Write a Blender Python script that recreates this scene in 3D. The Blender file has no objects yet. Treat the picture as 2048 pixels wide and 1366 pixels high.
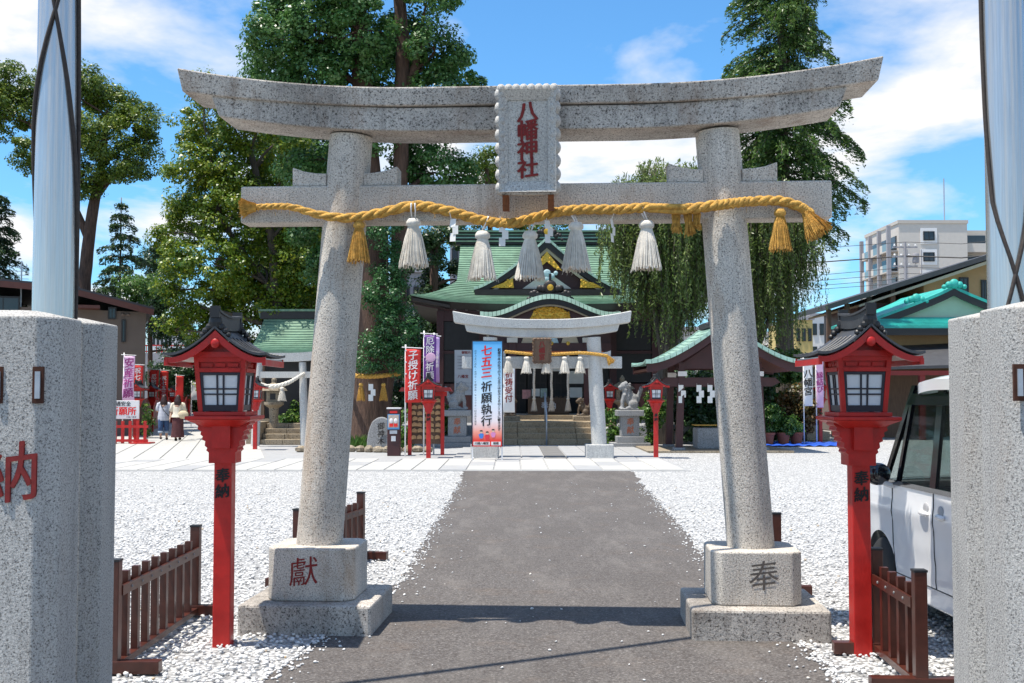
import bpy, bmesh, math, random
import numpy as np
from mathutils import Vector, Matrix
R = math.radians
SC = bpy.context.scene
COL = SC.collection

# ---------------------------------------------------------------- camera
F = 2300.0                      # focal length in photo pixels (2048 wide)
EYE = 1.65
PITCH = math.atan((790 - 683) / F)
cam = bpy.data.cameras.new('camera')
cam.sensor_width = 36.0
cam.lens = 36.0 * F / 2048
cam.clip_start = 0.05
cam.clip_end = 3000
cam_o = bpy.data.objects.new('camera', cam)
COL.objects.link(cam_o)
cam_o.location = (0, 0, EYE)
cam_o.rotation_euler = (math.pi / 2 + PITCH, 0, 0)
SC.camera = cam_o

# ---------------------------------------------------------------- light
SUN_DIR = Vector((0.30, 0.11, -1.0)).normalized()      # shadows fall right and a little away
SUN_EL = math.asin(-SUN_DIR.z)
SUN_AZ = math.atan2(-SUN_DIR.x, -SUN_DIR.y)            # clockwise from +Y
wd = bpy.data.worlds.new('World')
SC.world = wd
wd.use_nodes = True
nt = wd.node_tree
nt.nodes.clear()
def wn(t, **k):
    n = nt.nodes.new(t)
    for a, b in k.items():
        setattr(n, a, b)
    return n
sky = wn('ShaderNodeTexSky', sky_type='NISHITA', sun_disc=False)
sky.sun_elevation = SUN_EL
sky.sun_rotation = SUN_AZ
sky.air_density = 1.0
sky.dust_density = 0.25
sky.ozone_density = 2.0
hs = wn('ShaderNodeHueSaturation')
hs.inputs['Saturation'].default_value = 0.95
hs.inputs['Value'].default_value = 1.4
nt.links.new(sky.outputs[0], hs.inputs['Color'])
tc = wn('ShaderNodeTexCoord')
sep = wn('ShaderNodeSeparateXYZ')
nt.links.new(tc.outputs['Generated'], sep.inputs[0])
def wmath(op, a, b=None):
    n = wn('ShaderNodeMath', operation=op)
    for i, v in enumerate((a, b)):
        if v is None: continue
        if isinstance(v, (int, float)): n.inputs[i].default_value = v
        else: nt.links.new(v, n.inputs[i])
    return n.outputs[0]
den = wmath('ADD', wmath('MAXIMUM', sep.outputs[2], 0.0), 0.16)
comb = wn('ShaderNodeCombineXYZ')
nt.links.new(wmath('DIVIDE', sep.outputs[0], den), comb.inputs[0])
nt.links.new(wmath('DIVIDE', sep.outputs[1], den), comb.inputs[1])
cmap = wn('ShaderNodeMapping')
cmap.inputs['Location'].default_value = (3.1, 1.7, 0.0)
cmap.inputs['Scale'].default_value = (0.95, 0.8, 1.0)
nt.links.new(comb.outputs[0], cmap.inputs[0])
cn = wn('ShaderNodeTexNoise')
cn.inputs['Scale'].default_value = 1.45
cn.inputs['Detail'].default_value = 7.0
cn.inputs['Roughness'].default_value = 0.56
cn.inputs['Distortion'].default_value = 0.25
nt.links.new(cmap.outputs[0], cn.inputs['Vector'])
cr = wn('ShaderNodeValToRGB')
cr.color_ramp.elements[0].position = 0.475
cr.color_ramp.elements[0].color = (0, 0, 0, 1)
cr.color_ramp.elements[1].position = 0.62
cr.color_ramp.elements[1].color = (1, 1, 1, 1)
nt.links.new(cn.outputs['Fac'], cr.inputs[0])
cmx = wn('ShaderNodeMix', data_type='RGBA')
nt.links.new(cr.outputs[0], cmx.inputs[0])
tint = wn('ShaderNodeMix', data_type='RGBA', blend_type='MULTIPLY')
tint.inputs[0].default_value = 1.0
nt.links.new(hs.outputs[0], tint.inputs[6])
tint.inputs[7].default_value = (.50, .92, 1.20, 1)
nt.links.new(tint.outputs[2], cmx.inputs[6])
cmx.inputs[7].default_value = (8.2, 8.25, 8.4, 1)
bg = wn('ShaderNodeBackground')
bg.inputs[1].default_value = 0.082
nt.links.new(cmx.outputs[2], bg.inputs[0])
wo = wn('ShaderNodeOutputWorld')
nt.links.new(bg.outputs[0], wo.inputs[0])
sl = bpy.data.lights.new('sun', 'SUN')
sl.energy = 4.8
sl.angle = R(0.53)
sl.color = (1.0, 0.94, 0.84)
so = bpy.data.objects.new('sun', sl)
COL.objects.link(so)
so.location = (-10, -5, 30)
so.rotation_euler = SUN_DIR.to_track_quat('-Z', 'Y').to_euler()
SC.view_settings.view_transform = 'Standard'
SC.view_settings.look = 'None'
SC.view_settings.exposure = 0.6
SC.view_settings.gamma = 1.0
SC.view_settings.use_curve_mapping = False

# ---------------------------------------------------------------- helpers
def W(px, py, Y):
    """world point on the plane y=Y seen at photo pixel (px,py)"""
    u = (px - 1024) / F
    v = (683 - py) / F
    d = Vector((u, math.cos(PITCH) - v * math.sin(PITCH), math.sin(PITCH) + v * math.cos(PITCH)))
    t = Y / d.y
    return Vector((d.x * t, Y, EYE + d.z * t))
def G(px, py, z=0.0):
    u = (px - 1024) / F
    v = (683 - py) / F
    d = Vector((u, math.cos(PITCH) - v * math.sin(PITCH), math.sin(PITCH) + v * math.cos(PITCH)))
    t = (z - EYE) / d.z
    return Vector((d.x * t, d.y * t, z))

class MB:
    def __init__(s):
        s.v = []; s.f = []; s.M = None
    def add(s, vs, fs):
        o = len(s.v)
        if s.M is not None:
            vs = [s.M @ Vector(p) for p in vs]
        s.v.extend([tuple(p) for p in vs])
        s.f.extend([tuple(i + o for i in f) for f in fs])
        return s
    def hexa(s, c):
        # c: bottom 4 (ccw), top 4
        return s.add(c, [(3, 2, 1, 0), (4, 5, 6, 7), (0, 1, 5, 4), (1, 2, 6, 5), (2, 3, 7, 6), (3, 0, 4, 7)])
    def box(s, x0, x1, y0, y1, z0, z1):
        return s.hexa([(x0, y0, z0), (x1, y0, z0), (x1, y1, z0), (x0, y1, z0), (x0, y0, z1), (x1, y0, z1), (x1, y1, z1), (x0, y1, z1)])
    def cbox(s, c, d):
        return s.box(c[0] - d[0] / 2, c[0] + d[0] / 2, c[1] - d[1] / 2, c[1] + d[1] / 2, c[2] - d[2] / 2, c[2] + d[2] / 2)
    def bar(s, a, b, w, h=None, up=(0, 0, 1)):
        a = Vector(a); b = Vector(b); h = h or w
        d = (b - a).normalized(); u = Vector(up)
        if abs(d.dot(u)) > .98: u = Vector((0, 1, 0))
        sd = d.cross(u).normalized(); u = sd.cross(d)
        c = []
        for p in (a, b):
            for (i, j) in ((-1, -1), (1, -1), (1, 1), (-1, 1)):
                c.append(p + sd * (i * w / 2) + u * (j * h / 2))
        return s.hexa(c)
    def prism(s, poly, axis, a, b):
        n = len(poly)
        def mk(p, t):
            return (t, p[0], p[1]) if axis == 'x' else ((p[0], t, p[1]) if axis == 'y' else (p[0], p[1], t))
        vs = [mk(p, a) for p in poly] + [mk(p, b) for p in poly]
        fs = [tuple(range(n))[::-1], tuple(range(n, 2 * n))]
        fs += [(i, (i + 1) % n, n + (i + 1) % n, n + i) for i in range(n)]
        return s.add(vs, fs)
    def tube(s, pts, rad, n=8, caps=True):
        pts = [Vector(p) for p in pts]
        m = len(pts)
        if not hasattr(rad, '__len__'): rad = [rad] * m
        vs = []; up = None
        for i in range(m):
            d = (pts[min(i + 1, m - 1)] - pts[max(i - 1, 0)])
            d = d.normalized() if d.length > 1e-9 else Vector((0, 0, 1))
            if up is None:
                up = Vector((1, 0, 0)) if abs(d.x) < .8 else Vector((0, 1, 0))
            a = d.cross(up)
            a = a.normalized() if a.length > 1e-6 else d.orthogonal().normalized()
            b = a.cross(d); up = b
            for k in range(n):
                t = 2 * math.pi * k / n
                vs.append(pts[i] + (a * math.cos(t) + b * math.sin(t)) * rad[i])
        fs = []
        for i in range(m - 1):
            for k in range(n):
                k2 = (k + 1) % n
                fs.append((i * n + k, (i + 1) * n + k, (i + 1) * n + k2, i * n + k2))
        if caps:
            fs.append(tuple(range(n))); fs.append(tuple(range((m - 1) * n, m * n))[::-1])
        return s.add(vs, fs)
    def lathe(s, prof, n=16, c=(0, 0, 0)):
        vs = []
        for (r, z) in prof:
            for k in range(n):
                t = 2 * math.pi * k / n
                vs.append((c[0] + r * math.cos(t), c[1] + r * math.sin(t), c[2] + z))
        m = len(prof); fs = []
        for i in range(m - 1):
            for k in range(n):
                k2 = (k + 1) % n
                fs.append((i * n + k, i * n + k2, (i + 1) * n + k2, (i + 1) * n + k))
        fs.append(tuple(range(n))[::-1]); fs.append(tuple(range((m - 1) * n, m * n)))
        return s.add(vs, fs)
    def ball(s, c, r, n=8, m=6):
        rx, ry, rz = r if hasattr(r, '__len__') else (r, r, r)
        vs = [(c[0], c[1], c[2] - rz)]
        for i in range(1, m):
            p = math.pi * i / m - math.pi / 2
            for k in range(n):
                t = 2 * math.pi * k / n
                vs.append((c[0] + rx * math.cos(p) * math.cos(t), c[1] + ry * math.cos(p) * math.sin(t), c[2] + rz * math.sin(p)))
        vs.append((c[0], c[1], c[2] + rz))
        fs = [(0, 1 + (k + 1) % n, 1 + k) for k in range(n)]
        for i in range(m - 2):
            for k in range(n):
                k2 = (k + 1) % n
                fs.append((1 + i * n + k, 1 + i * n + k2, 1 + (i + 1) * n + k2, 1 + (i + 1) * n + k))
        L = len(vs) - 1; o = 1 + (m - 2) * n
        fs += [(L, o + k, o + (k + 1) % n) for k in range(n)]
        return s.add(vs, fs)
    def grid(s, fn, nu, nv):
        vs = [fn(i / nu, j / nv) for j in range(nv + 1) for i in range(nu + 1)]
        fs = [(j * (nu + 1) + i, j * (nu + 1) + i + 1, (j + 1) * (nu + 1) + i + 1, (j + 1) * (nu + 1) + i) for j in range(nv) for i in range(nu)]
        return s.add(vs, fs)
    def sheet(s, fn, nu, nv, off):
        """closed slab: surface fn and the same surface moved by off"""
        off = Vector(off); n = nu + 1
        top = [Vector(fn(i / nu, j / nv)) for j in range(nv + 1) for i in range(nu + 1)]
        vs = top + [p + off for p in top]
        N = len(top); fs = []
        for j in range(nv):
            for i in range(nu):
                a, b, c, d = j * n + i, j * n + i + 1, (j + 1) * n + i + 1, (j + 1) * n + i
                fs.append((a, b, c, d)); fs.append((N + d, N + c, N + b, N + a))
        for i in range(nu):
            fs.append((i + 1, i, N + i, N + i + 1))
            k = nv * n + i
            fs.append((k, k + 1, N + k + 1, N + k))
        for j in range(nv):
            a, b = j * n, (j + 1) * n
            fs.append((a, b, N + b, N + a))
            a, b = j * n + nu, (j + 1) * n + nu
            fs.append((b, a, N + a, N + b))
        return s.add(vs, fs)
    def mesh(s, name, m, smooth=False, fix=True):
        me = bpy.data.meshes.new(name)
        me.from_pydata(s.v, [], s.f)
        if fix:
            bm = bmesh.new(); bm.from_mesh(me)
            bmesh.ops.recalc_face_normals(bm, faces=bm.faces)
            bm.to_mesh(me); bm.free()
        if m is not None: me.materials.append(m)
        if smooth:
            me.polygons.foreach_set('use_smooth', [True] * len(me.polygons))
            if smooth != 'all':
                try: me.set_sharp_from_angle(angle=R(40))
                except Exception: pass
        me.update()
        return me
    def build(s, name, m, parent=None, smooth=False, bevel=0, fix=True):
        o = bpy.data.objects.new(name, s.mesh(name, m, smooth, fix))
        COL.objects.link(o)
        if parent is not None: o.parent = parent
        if bevel:
            b = o.modifiers.new('bevel', 'BEVEL')
            b.width = bevel; b.segments = 2; b.limit_method = 'ANGLE'; b.angle_limit = R(40)
        return o

def tag(o, label=None, cat=None, group=None, kind=None):
    if label: o['label'] = label
    if cat: o['category'] = cat
    if group: o['group'] = group
    if kind: o['kind'] = kind
    return o
def thing(name, loc, rz, label, cat, group=None):
    o = bpy.data.objects.new(name, None)
    o.empty_display_size = 0.2
    COL.objects.link(o)
    o.location = loc
    o.rotation_euler = (0, 0, rz)
    return tag(o, label, cat, group)
def put(name, me, parent=None, loc=(0, 0, 0), rot=None):
    o = bpy.data.objects.new(name, me)
    COL.objects.link(o)
    if parent is not None: o.parent = parent
    o.location = loc
    if rot: o.rotation_euler = rot
    return o
def copy_tree(o, loc, rz, label=None, group=None):
    def rec(a, p):
        c = a.copy(); COL.objects.link(c)
        c.parent = p
        for ch in a.children: rec(ch, c)
        return c
    r = rec(o, None)
    r.location = loc; r.rotation_euler = (0, 0, rz)
    if label: r['label'] = label
    if group: r['group'] = group
    return r
_tm = {}
def text_mesh(body, size, m, vertical=True, bold=0.0, space=1.0, depth=0.002, brush=.13):
    key = (body, size, m.name, vertical, bold, space)
    if key in _tm: return _tm[key]
    cu = bpy.data.curves.new('lettering', 'FONT')
    cu.body = '\n'.join(body) if vertical else body
    cu.size = size
    cu.align_x = 'CENTER'; cu.align_y = 'CENTER'
    cu.space_line = space
    cu.resolution_u = 3
    o = bpy.data.objects.new('lettering', cu)
    COL.objects.link(o)
    me = bpy.data.meshes.new_from_object(o)
    bpy.data.objects.remove(o); bpy.data.curves.remove(cu)
    v = [(p.co.x, p.co.y) for p in me.vertices]
    f = [tuple(p.vertices) for p in me.polygons]
    bpy.data.meshes.remove(me)
    mb = MB()
    offs = [(0, 0)] if not bold else [(0, 0), (bold, 0), (-bold, 0), (0, bold * .6), (0, -bold * .6)]
    for k, (dx, dy) in enumerate(offs):
        mb.add([(x + dx, -depth - k * 0.0012, y + dy + (brush * x if vertical else 0)) for (x, y) in v], f)
    _tm[key] = mb.mesh('lettering', m, fix=False)
    return _tm[key]

# ---------------------------------------------------------------- materials
def srgb(r, g, b):
    return tuple(((c / 255) / 12.92 if c / 255 <= 0.04045 else ((c / 255 + 0.055) / 1.055) ** 2.4) for c in (r, g, b))
class NT:
    def __init__(s, name):
        s.m = bpy.data.materials.new(name); s.m.use_nodes = True
        s.t = s.m.node_tree; s.p = s.t.nodes['Principled BSDF']
        s.tc = s.t.nodes.new('ShaderNodeTexCoord')
    def n(s, t, **k):
        x = s.t.nodes.new(t)
        for a, b in k.items(): setattr(x, a, b)
        return x
    def l(s, a, b): s.t.links.new(a, b)
    def noise(s, scale, detail=4, rough=.55, vec=None, dist=0):
        x = s.n('ShaderNodeTexNoise')
        x.inputs['Scale'].default_value = scale; x.inputs['Detail'].default_value = detail
        x.inputs['Roughness'].default_value = rough; x.inputs['Distortion'].default_value = dist
        s.l(vec if vec is not None else s.tc.outputs['Object'], x.inputs['Vector'])
        return x.outputs['Fac']
    def ramp(s, fac, stops):
        x = s.n('ShaderNodeValToRGB'); r = x.color_ramp
        while len(r.elements) < len(stops): r.elements.new(.5)
        for e, (p, c) in zip(r.elements, stops):
            e.position = p; e.color = (c, c, c, 1) if isinstance(c, (int, float)) else (*c, 1)
        s.l(fac, x.inputs[0]); return x.outputs[0]
    def mix(s, fac, a, b, mode='MIX'):
        x = s.n('ShaderNodeMix', data_type='RGBA', blend_type=mode)
        for i, v in ((0, fac), (6, a), (7, b)):
            if isinstance(v, (int, float)): x.inputs[i].default_value = v if i == 0 else (v, v, v, 1)
            elif isinstance(v, tuple): x.inputs[i].default_value = (*v, 1)
            else: s.l(v, x.inputs[i])
        return x.outputs[2]
    def mapping(s, scale=(1, 1, 1), rot=(0, 0, 0), src='Object'):
        x = s.n('ShaderNodeMapping'); x.inputs['Scale'].default_value = scale; x.inputs['Rotation'].default_value = rot
        s.l(s.tc.outputs[src], x.inputs[0]); return x.outputs[0]
    def bump(s, h, strength=.4, dist=.01):
        x = s.n('ShaderNodeBump'); x.inputs['Strength'].default_value = strength; x.inputs['Distance'].default_value = dist
        s.l(h, x.inputs['Height']); s.l(x.outputs[0], s.p.inputs['Normal'])
    def col(s, c):
        if isinstance(c, tuple): s.p.inputs['Base Color'].default_value = (*c, 1)
        else: s.l(c, s.p.inputs['Base Color'])
    def rough(s, v):
        if isinstance(v, (int, float)): s.p.inputs['Roughness'].default_value = v
        else: s.l(v, s.p.inputs['Roughness'])
def mul(c, k): return tuple(min(1, x * k) for x in c)
def plain(name, c, rough=.6, var=.18, scale=6, bump=0, bscale=60, metal=0, coat=0, stretch=(1, 1, 1)):
    t = NT(name)
    vec = t.mapping(stretch)
    f = t.noise(scale, 5, .6, vec)
    t.col(t.ramp(f, [(.25, mul(c, 1 - var)), (.75, mul(c, 1 + var))]))
    t.rough(rough); t.p.inputs['Metallic'].default_value = metal
    if coat:
        t.p.inputs['Coat Weight'].default_value = coat; t.p.inputs['Coat Roughness'].default_value = .08
    if bump: t.bump(t.noise(bscale, 4, .6, vec), bump, .01)
    return t.m
def granite(name, base, dark, sp=55, stain=(.32, .2, .1), stain_amt=.5, contrast=1.0, grime=.35):
    t = NT(name)
    a = t.noise(sp, 3, .65)
    b = t.noise(sp * 2.3, 2, .5)
    c1 = t.ramp(a, [(.36, dark), (.43, mul(base, .8)), (.58, base), (.72, mul(base, 1.18))])
    c2 = t.mix(t.ramp(b, [(.36, .55 * contrast), (.46, 0.0)]), c1, mul(dark, .7))
    g = t.ramp(t.noise(1.3, 5, .65), [(.42, 0.0), (.72, grime)])
    c3 = t.mix(g, c2, mul(dark, .9))
    st = t.ramp(t.noise(2.1, 6, .7, t.mapping((1.6, 1.6, .45))), [(.55, 0.0), (.75, stain_amt)])
    c4 = t.mix(st, c3, stain)
    rs = t.ramp(t.noise(2.4, 5, .7, t.mapping((5, 5, .35))), [(.52, 0.0), (.78, .55)])
    c4 = t.mix(rs, c4, mul(dark, 1.3))
    t.col(c4); t.rough(.85); t.p.inputs['Specular IOR Level'].default_value = .25
    t.bump(t.noise(sp * .8, 4, .7), .7, .008)
    return t.m
def leafmat(name, c1, c2, c3, trans=.35):
    t = NT(name)
    g = t.n('ShaderNodeNewGeometry')
    f = t.noise(.7, 3, .6, t.tc.outputs['Object'])
    fr = t.ramp(f, [(.3, c1), (.7, c2)])
    r = t.ramp(g.outputs['Random Per Island'], [(0, 0.0), (.75, .15), (1, .8)])
    c = t.mix(r, fr, c3)
    t.col(c); t.rough(.38); t.p.inputs['Specular IOR Level'].default_value = .5
    tr = t.n('ShaderNodeBsdfTranslucent')
    t.l(c, tr.inputs[0])
    mx = t.n('ShaderNodeMixShader'); mx.inputs[0].default_value = trans
    t.l(t.p.outputs[0], mx.inputs[1]); t.l(tr.outputs[0], mx.inputs[2])
    out = [n for n in t.t.nodes if n.type == 'OUTPUT_MATERIAL'][0]
    t.l(mx.outputs[0], out.inputs[0])
    return t.m
def barkmat(name, c):
    t = NT(name)
    vec = t.mapping((5, 5, .7))
    f = t.noise(3.2, 6, .7, vec, .4)
    t.col(t.ramp(f, [(.3, mul(c, .35)), (.6, c), (.8, mul(c, 1.5))]))
    t.rough(.9); t.bump(f, .9, .05)
    return t.m

m_granite = granite('granite', (.72, .66, .58), (.13, .115, .10), 100, stain=(.30, .18, .09), stain_amt=.6)
m_granite_dark = granite('weathered_granite', (.60, .55, .49), (.06, .052, .047), 74, stain=(.20, .12, .07), stain_amt=.65, grime=.6)
m_granite2 = granite('pale_granite', (.62, .61, .58), (.30, .30, .30), 60, stain_amt=.12, contrast=.5, grime=.25)
m_granite_post = granite('post_granite', (.54, .52, .49), (.12, .115, .11), 120, stain=(.30, .19, .10), stain_amt=.25, grime=.15)
m_stone = granite('grey_stone', (.36, .36, .36), (.12, .12, .12), 50, stain_amt=.1)
m_stone_warm = granite('warm_stone', (.36, .30, .22), (.14, .11, .08), 22, stain=(.22, .14, .06), stain_amt=.6)
t = NT('vermilion_paint')
f = t.noise(7, 5, .6)
c = t.ramp(f, [(.3, (.36, .007, .005)), (.7, (.56, .013, .008))])
chip = t.ramp(t.noise(16, 6, .75, t.mapping((2.2, 2.2, .5))), [(.64, 0.0), (.70, .85)])
c = t.mix(chip, c, (.09, .012, .009))
fade = t.ramp(t.noise(2.2, 4, .6), [(.5, 0.0), (.8, .35)])
c = t.mix(fade, c, (.50, .05, .035))
t.col(c); t.rough(t.ramp(f, [(.3, .32), (.7, .55)])); t.bump(t.noise(30, 4, .6, t.mapping((3, 3, .6))), .2, .006)
m_red = t.m
m_red_dark = plain('dark_red_paint', (.20, .012, .010), .5, .2, 6)
m_fence = plain('brown_painted_metal', (.065, .017, .010), .32, .35, 10)
m_black = plain('black_metal', (.012, .012, .014), .45, .2, 10)
m_tileblack = plain('dark_grey_sheet_roof', (.05, .052, .058), .5, .2, 8, .2, 40)
m_redink = plain('red_lettering_paint', (.20, .012, .010), .7, .3, 40)
m_blackink = plain('black_lettering_paint', (.012, .010, .010), .7, .2, 20)
m_whiteink = plain('white_lettering_paint', (.75, .73, .72), .7, .05, 20)
m_paper = plain('white_paper', (.78, .77, .74), .8, .06, 5)
m_pane = plain('white_acrylic', (.66, .68, .70), .35, .05, 4)
m_navy = plain('dark_navy_frame', (.018, .017, .03), .4, .2, 10)
m_wood = plain('brown_wood', (.13, .075, .045), .65, .35, 5, .3, 20, stretch=(4, 4, .5))
m_maroon = plain('maroon_lacquer', (.055, .014, .014), .5, .25, 4)
m_gold = plain('gold_leaf', (.75, .44, .06), .42, .35, 14, .7, 26, metal=.55)
m_rust = plain('rust', (.18, .055, .015), .9, .5, 30)
m_straw_gold = plain('golden_straw', (.56, .31, .06), .8, .5, 34, .9, 140)
m_straw_white = plain('pale_straw', (.68, .63, .55), .8, .22, 20, .3, 90)
m_plaster = plain('white_plaster', (.66, .63, .57), .85, .1, 3)
m_bark = barkmat('brown_bark', (.115, .065, .045))
m_bark_grey = barkmat('grey_bark', (.13, .105, .085))
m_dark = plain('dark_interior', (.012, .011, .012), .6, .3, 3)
# ---------------------------------------------------------------- ground
def flat(name, poly, z, m, parent=None):
    mb = MB(); mb.add([(x, y, z) for (x, y) in poly], [tuple(range(len(poly)))])
    return mb.build(name, m, parent)
rng = np.random.default_rng(7)
# far earth
t = NT('packed_earth')
f = t.noise(.5, 6, .65)
t.col(t.ramp(f, [(.3, (.20, .18, .15)), (.7, (.34, .32, .29))])); t.rough(.95)
m_earth = t.m
# pale gravel
def gravelmat(name, lo, mid, hi, sc):
    t = NT(name)
    vo = t.n('ShaderNodeTexVoronoi'); vo.inputs['Scale'].default_value = sc
    t.l(t.tc.outputs['Object'], vo.inputs['Vector'])
    sp = t.n('ShaderNodeSeparateColor'); t.l(vo.outputs['Color'], sp.inputs[0])
    c = t.ramp(sp.outputs[0], [(0.0, lo), (.25, mid), (1.0, hi)])
    edge = t.ramp(vo.outputs['Distance'], [(.38, 0.0), (.68, .9)])  # shade in the gaps between stones, painted as a darker colour
    c = t.mix(edge, c, mul(lo, .55))
    big = t.ramp(t.noise(.35, 5, .6), [(.35, 0.0), (.75, .35)])
    c = t.mix(big, c, mul(mid, .72))
    md = t.ramp(t.noise(7, 5, .8, t.mapping((1, .45, 1))), [(.36, .6), (.5, 0.0)])
    c = t.mix(md, c, mul(lo, .75))
    t.col(c); t.rough(.9)
    x = t.n('ShaderNodeMath', operation='SUBTRACT'); x.inputs[0].default_value = 1.0
    t.l(vo.outputs['Distance'], x.inputs[1])
    t.bump(x.outputs[0], 1.0, .03)
    return t.m
m_gravel = gravelmat('white_gravel', (.30, .30, .30), (.58, .575, .565), (.78, .77, .75), 28)
t = NT('gravel_stone')
g = t.n('ShaderNodeNewGeometry')
t.col(t.ramp(g.outputs['Random Per Island'], [(0, (.30, .29, .29)), (.15, (.54, .535, .53)), (.8, (.70, .69, .67)), (.97, (.78, .77, .74)), (1.0, (.45, .32, .18))]))
t.rough(.85)
m_gstone = t.m
# asphalt
t = NT('worn_asphalt')
a = t.noise(52, 4, .8)
c = t.ramp(a, [(.30, (.030, .025, .023)), (.46, (.082, .073, .068)), (.58, (.135, .121, .112)), (.66, (.26, .24, .228)), (.74, (.62, .60, .57))])
big = t.ramp(t.noise(.55, 6, .65), [(.35, 0.0), (.7, .5)])
c = t.mix(big, c, (.070, .061, .055))
br = t.ramp(t.noise(1.6, 5, .7), [(.54, 0.0), (.74, .5)])
c = t.mix(br, c, (.135, .098, .072))
mid = t.ramp(t.noise(13, 5, .85), [(.40, .75), (.5, 0.0)])
c = t.mix(mid, c, (.055, .045, .04))
lt = t.ramp(t.noise(21, 4, .9), [(.60, 0.0), (.70, .6)])
c = t.mix(lt, c, (.36, .33, .30))
pale = t.ramp(t.noise(1.1, 6, .75, t.mapping((2.2, .5, 1))), [(.5, 0.0), (.75, .5)])
c = t.mix(pale, c, (.21, .19, .172))
t.col(c); t.rough(.9); t.bump(t.noise(60, 4, .8), .7, .008)
m_asphalt = t.m
m_slab = plain('pale_concrete_slab', (.43, .42, .395), .8, .12, 3, .2, 60)
m_slab2 = plain('grey_and_shaded_slab', (.33, .33, .33), .8, .12, 3, .2, 60)
m_slab_dark = plain('dark_slab', (.16, .155, .15), .8, .15, 4)

flat('ground', [(-400, -60), (400, -60), (400, 900), (-400, 900)], -0.03, m_earth)['kind'] = 'structure'
flat('gravel_yard', [(-14, 3), (16, 3), (16, 48), (-14, 48)], -0.012, m_gravel)['kind'] = 'structure'
# asphalt approach with ragged edge
def edge_pts(pts, amp, seed):
    rr = random.Random(seed); out = []
    for (x0, y0), (x1, y1) in zip(pts[:-1], pts[1:]):
        n = max(2, int(abs(y1 - y0) * 6))
        for i in range(n):
            k = i / n
            out.append((x0 + (x1 - x0) * k + rr.uniform(-amp, amp), y0 + (y1 - y0) * k))
    out.append(pts[-1]); return out
def gp(px, py):
    p = G(px, py); return (p.x, p.y)
LEFT = [(-1.95, 2.5), (-1.85, 5.0), gp(560, 1345), gp(655, 1265), gp(800, 1160), gp(860, 1060), gp(905, 985), gp(932, 940)]
RIGHT = [gp(1262, 940), gp(1300, 985), gp(1360, 1050), gp(1425, 1130), gp(1500, 1230), gp(1600, 1285), gp(1650, 1330), (1.9, 5.0), (1.95, 2.5)]
poly = edge_pts(LEFT, .06, 1) + edge_pts(RIGHT, .06, 2)
flat('approach_path', poly, -0.004, m_asphalt)['kind'] = 'structure'
flat('street', [(-30, -6), (30, -6), (30, 2.9), (-30, 2.9)], -0.008, m_asphalt)['kind'] = 'structure'

LP = np.array(LEFT); RP = np.array(RIGHT[::-1])
def on_path(x, y):
    xl = np.interp(y, LP[:, 1], LP[:, 0]); xr = np.interp(y, RP[:, 1], RP[:, 0])
    return (x > xl) & (x < xr) & (y < 25.3)
# loose stones: real geometry in the near field
ico_v = []
ph = (1 + 5 ** .5) / 2
for a_ in (-1, 1):
    for b_ in (-ph, ph):
        ico_v += [(0, a_, b_), (a_, b_, 0), (b_, 0, a_)]
ico_v = np.array(ico_v); ico_v /= np.linalg.norm(ico_v[0])
_bm = bmesh.new()
for p in ico_v: _bm.verts.new(p)
bmesh.ops.convex_hull(_bm, input=_bm.verts)
_bm.verts.index_update()
ico_p = np.array([v.co[:] for v in _bm.verts]); ico_f = np.array([[v.index for v in f.verts] for f in _bm.faces]); _bm.free()
def stones(name, P, S, m, label=None, cat=None):
    n = len(P)
    V = ico_p[None] * (1 + rng.normal(0, .16, (n, 12, 1)))
    sc = S[:, None, None] * np.stack([rng.uniform(.8, 1.25, n), rng.uniform(.7, 1.1, n), rng.uniform(.45, .8, n)], 1)[:, None, :]
    V = V * sc
    th = rng.uniform(0, 6.28, n); ti = rng.normal(0, .45, n)
    c, s_ = np.cos(ti)[:, None], np.sin(ti)[:, None]
    y = V[:, :, 1] * c - V[:, :, 2] * s_; z = V[:, :, 1] * s_ + V[:, :, 2] * c; x = V[:, :, 0]
    c, s_ = np.cos(th)[:, None], np.sin(th)[:, None]
    V = np.stack([x * c - y * s_, x * s_ + y * c, z], 2) + P[:, None, :]
    Fc = (ico_f[None] + (np.arange(n) * 12)[:, None, None]).reshape(-1, 3)
    o = tri_mesh(name, V.reshape(-1, 3), Fc, m)
    o['kind'] = 'stuff'
    if label: tag(o, label, cat)
    return o
def tri_mesh(name, V, Fc, m, parent=None):
    me = bpy.data.meshes.new(name)
    k = Fc.shape[1]
    me.vertices.add(len(V)); me.vertices.foreach_set('co', V.astype(np.float32).ravel())
    me.loops.add(Fc.size); me.loops.foreach_set('vertex_index', Fc.astype(np.int32).ravel())
    me.polygons.add(len(Fc))
    me.polygons.foreach_set('loop_start', np.arange(0, Fc.size, k, dtype=np.int32))
    me.update(calc_edges=True)
    me.materials.append(m)
    o = bpy.data.objects.new(name, me); COL.objects.link(o)
    if parent is not None: o.parent = parent
    return o
def scatter(n, x0, x1, y0, y1):
    # denser near the viewer
    u = rng.uniform(0, 1, n)
    y = y0 * (y1 / y0) ** u
    x = rng.uniform(x0, x1, n)
    return x, y
x, y = scatter(62000, -7.5, 7.5, 4.6, 21)
k = ~on_path(x, y) & (np.abs(x) < y * .47 + .3) & (rng.uniform(0, 1, len(x)) < np.interp(y, [0, 10, 21], [1, 1, .12]))
x, y = x[k], y[k]
P = np.stack([x, y, rng.uniform(-.008, .010, len(x))], 1)
stones('gravel', P, rng.uniform(.008, .019, len(x)), m_gstone, 'loose white gravel stones lying either side of the asphalt path', 'gravel')
x, y = scatter(5000, -3, 3, 4.8, 22)
k = on_path(x, y)
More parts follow.
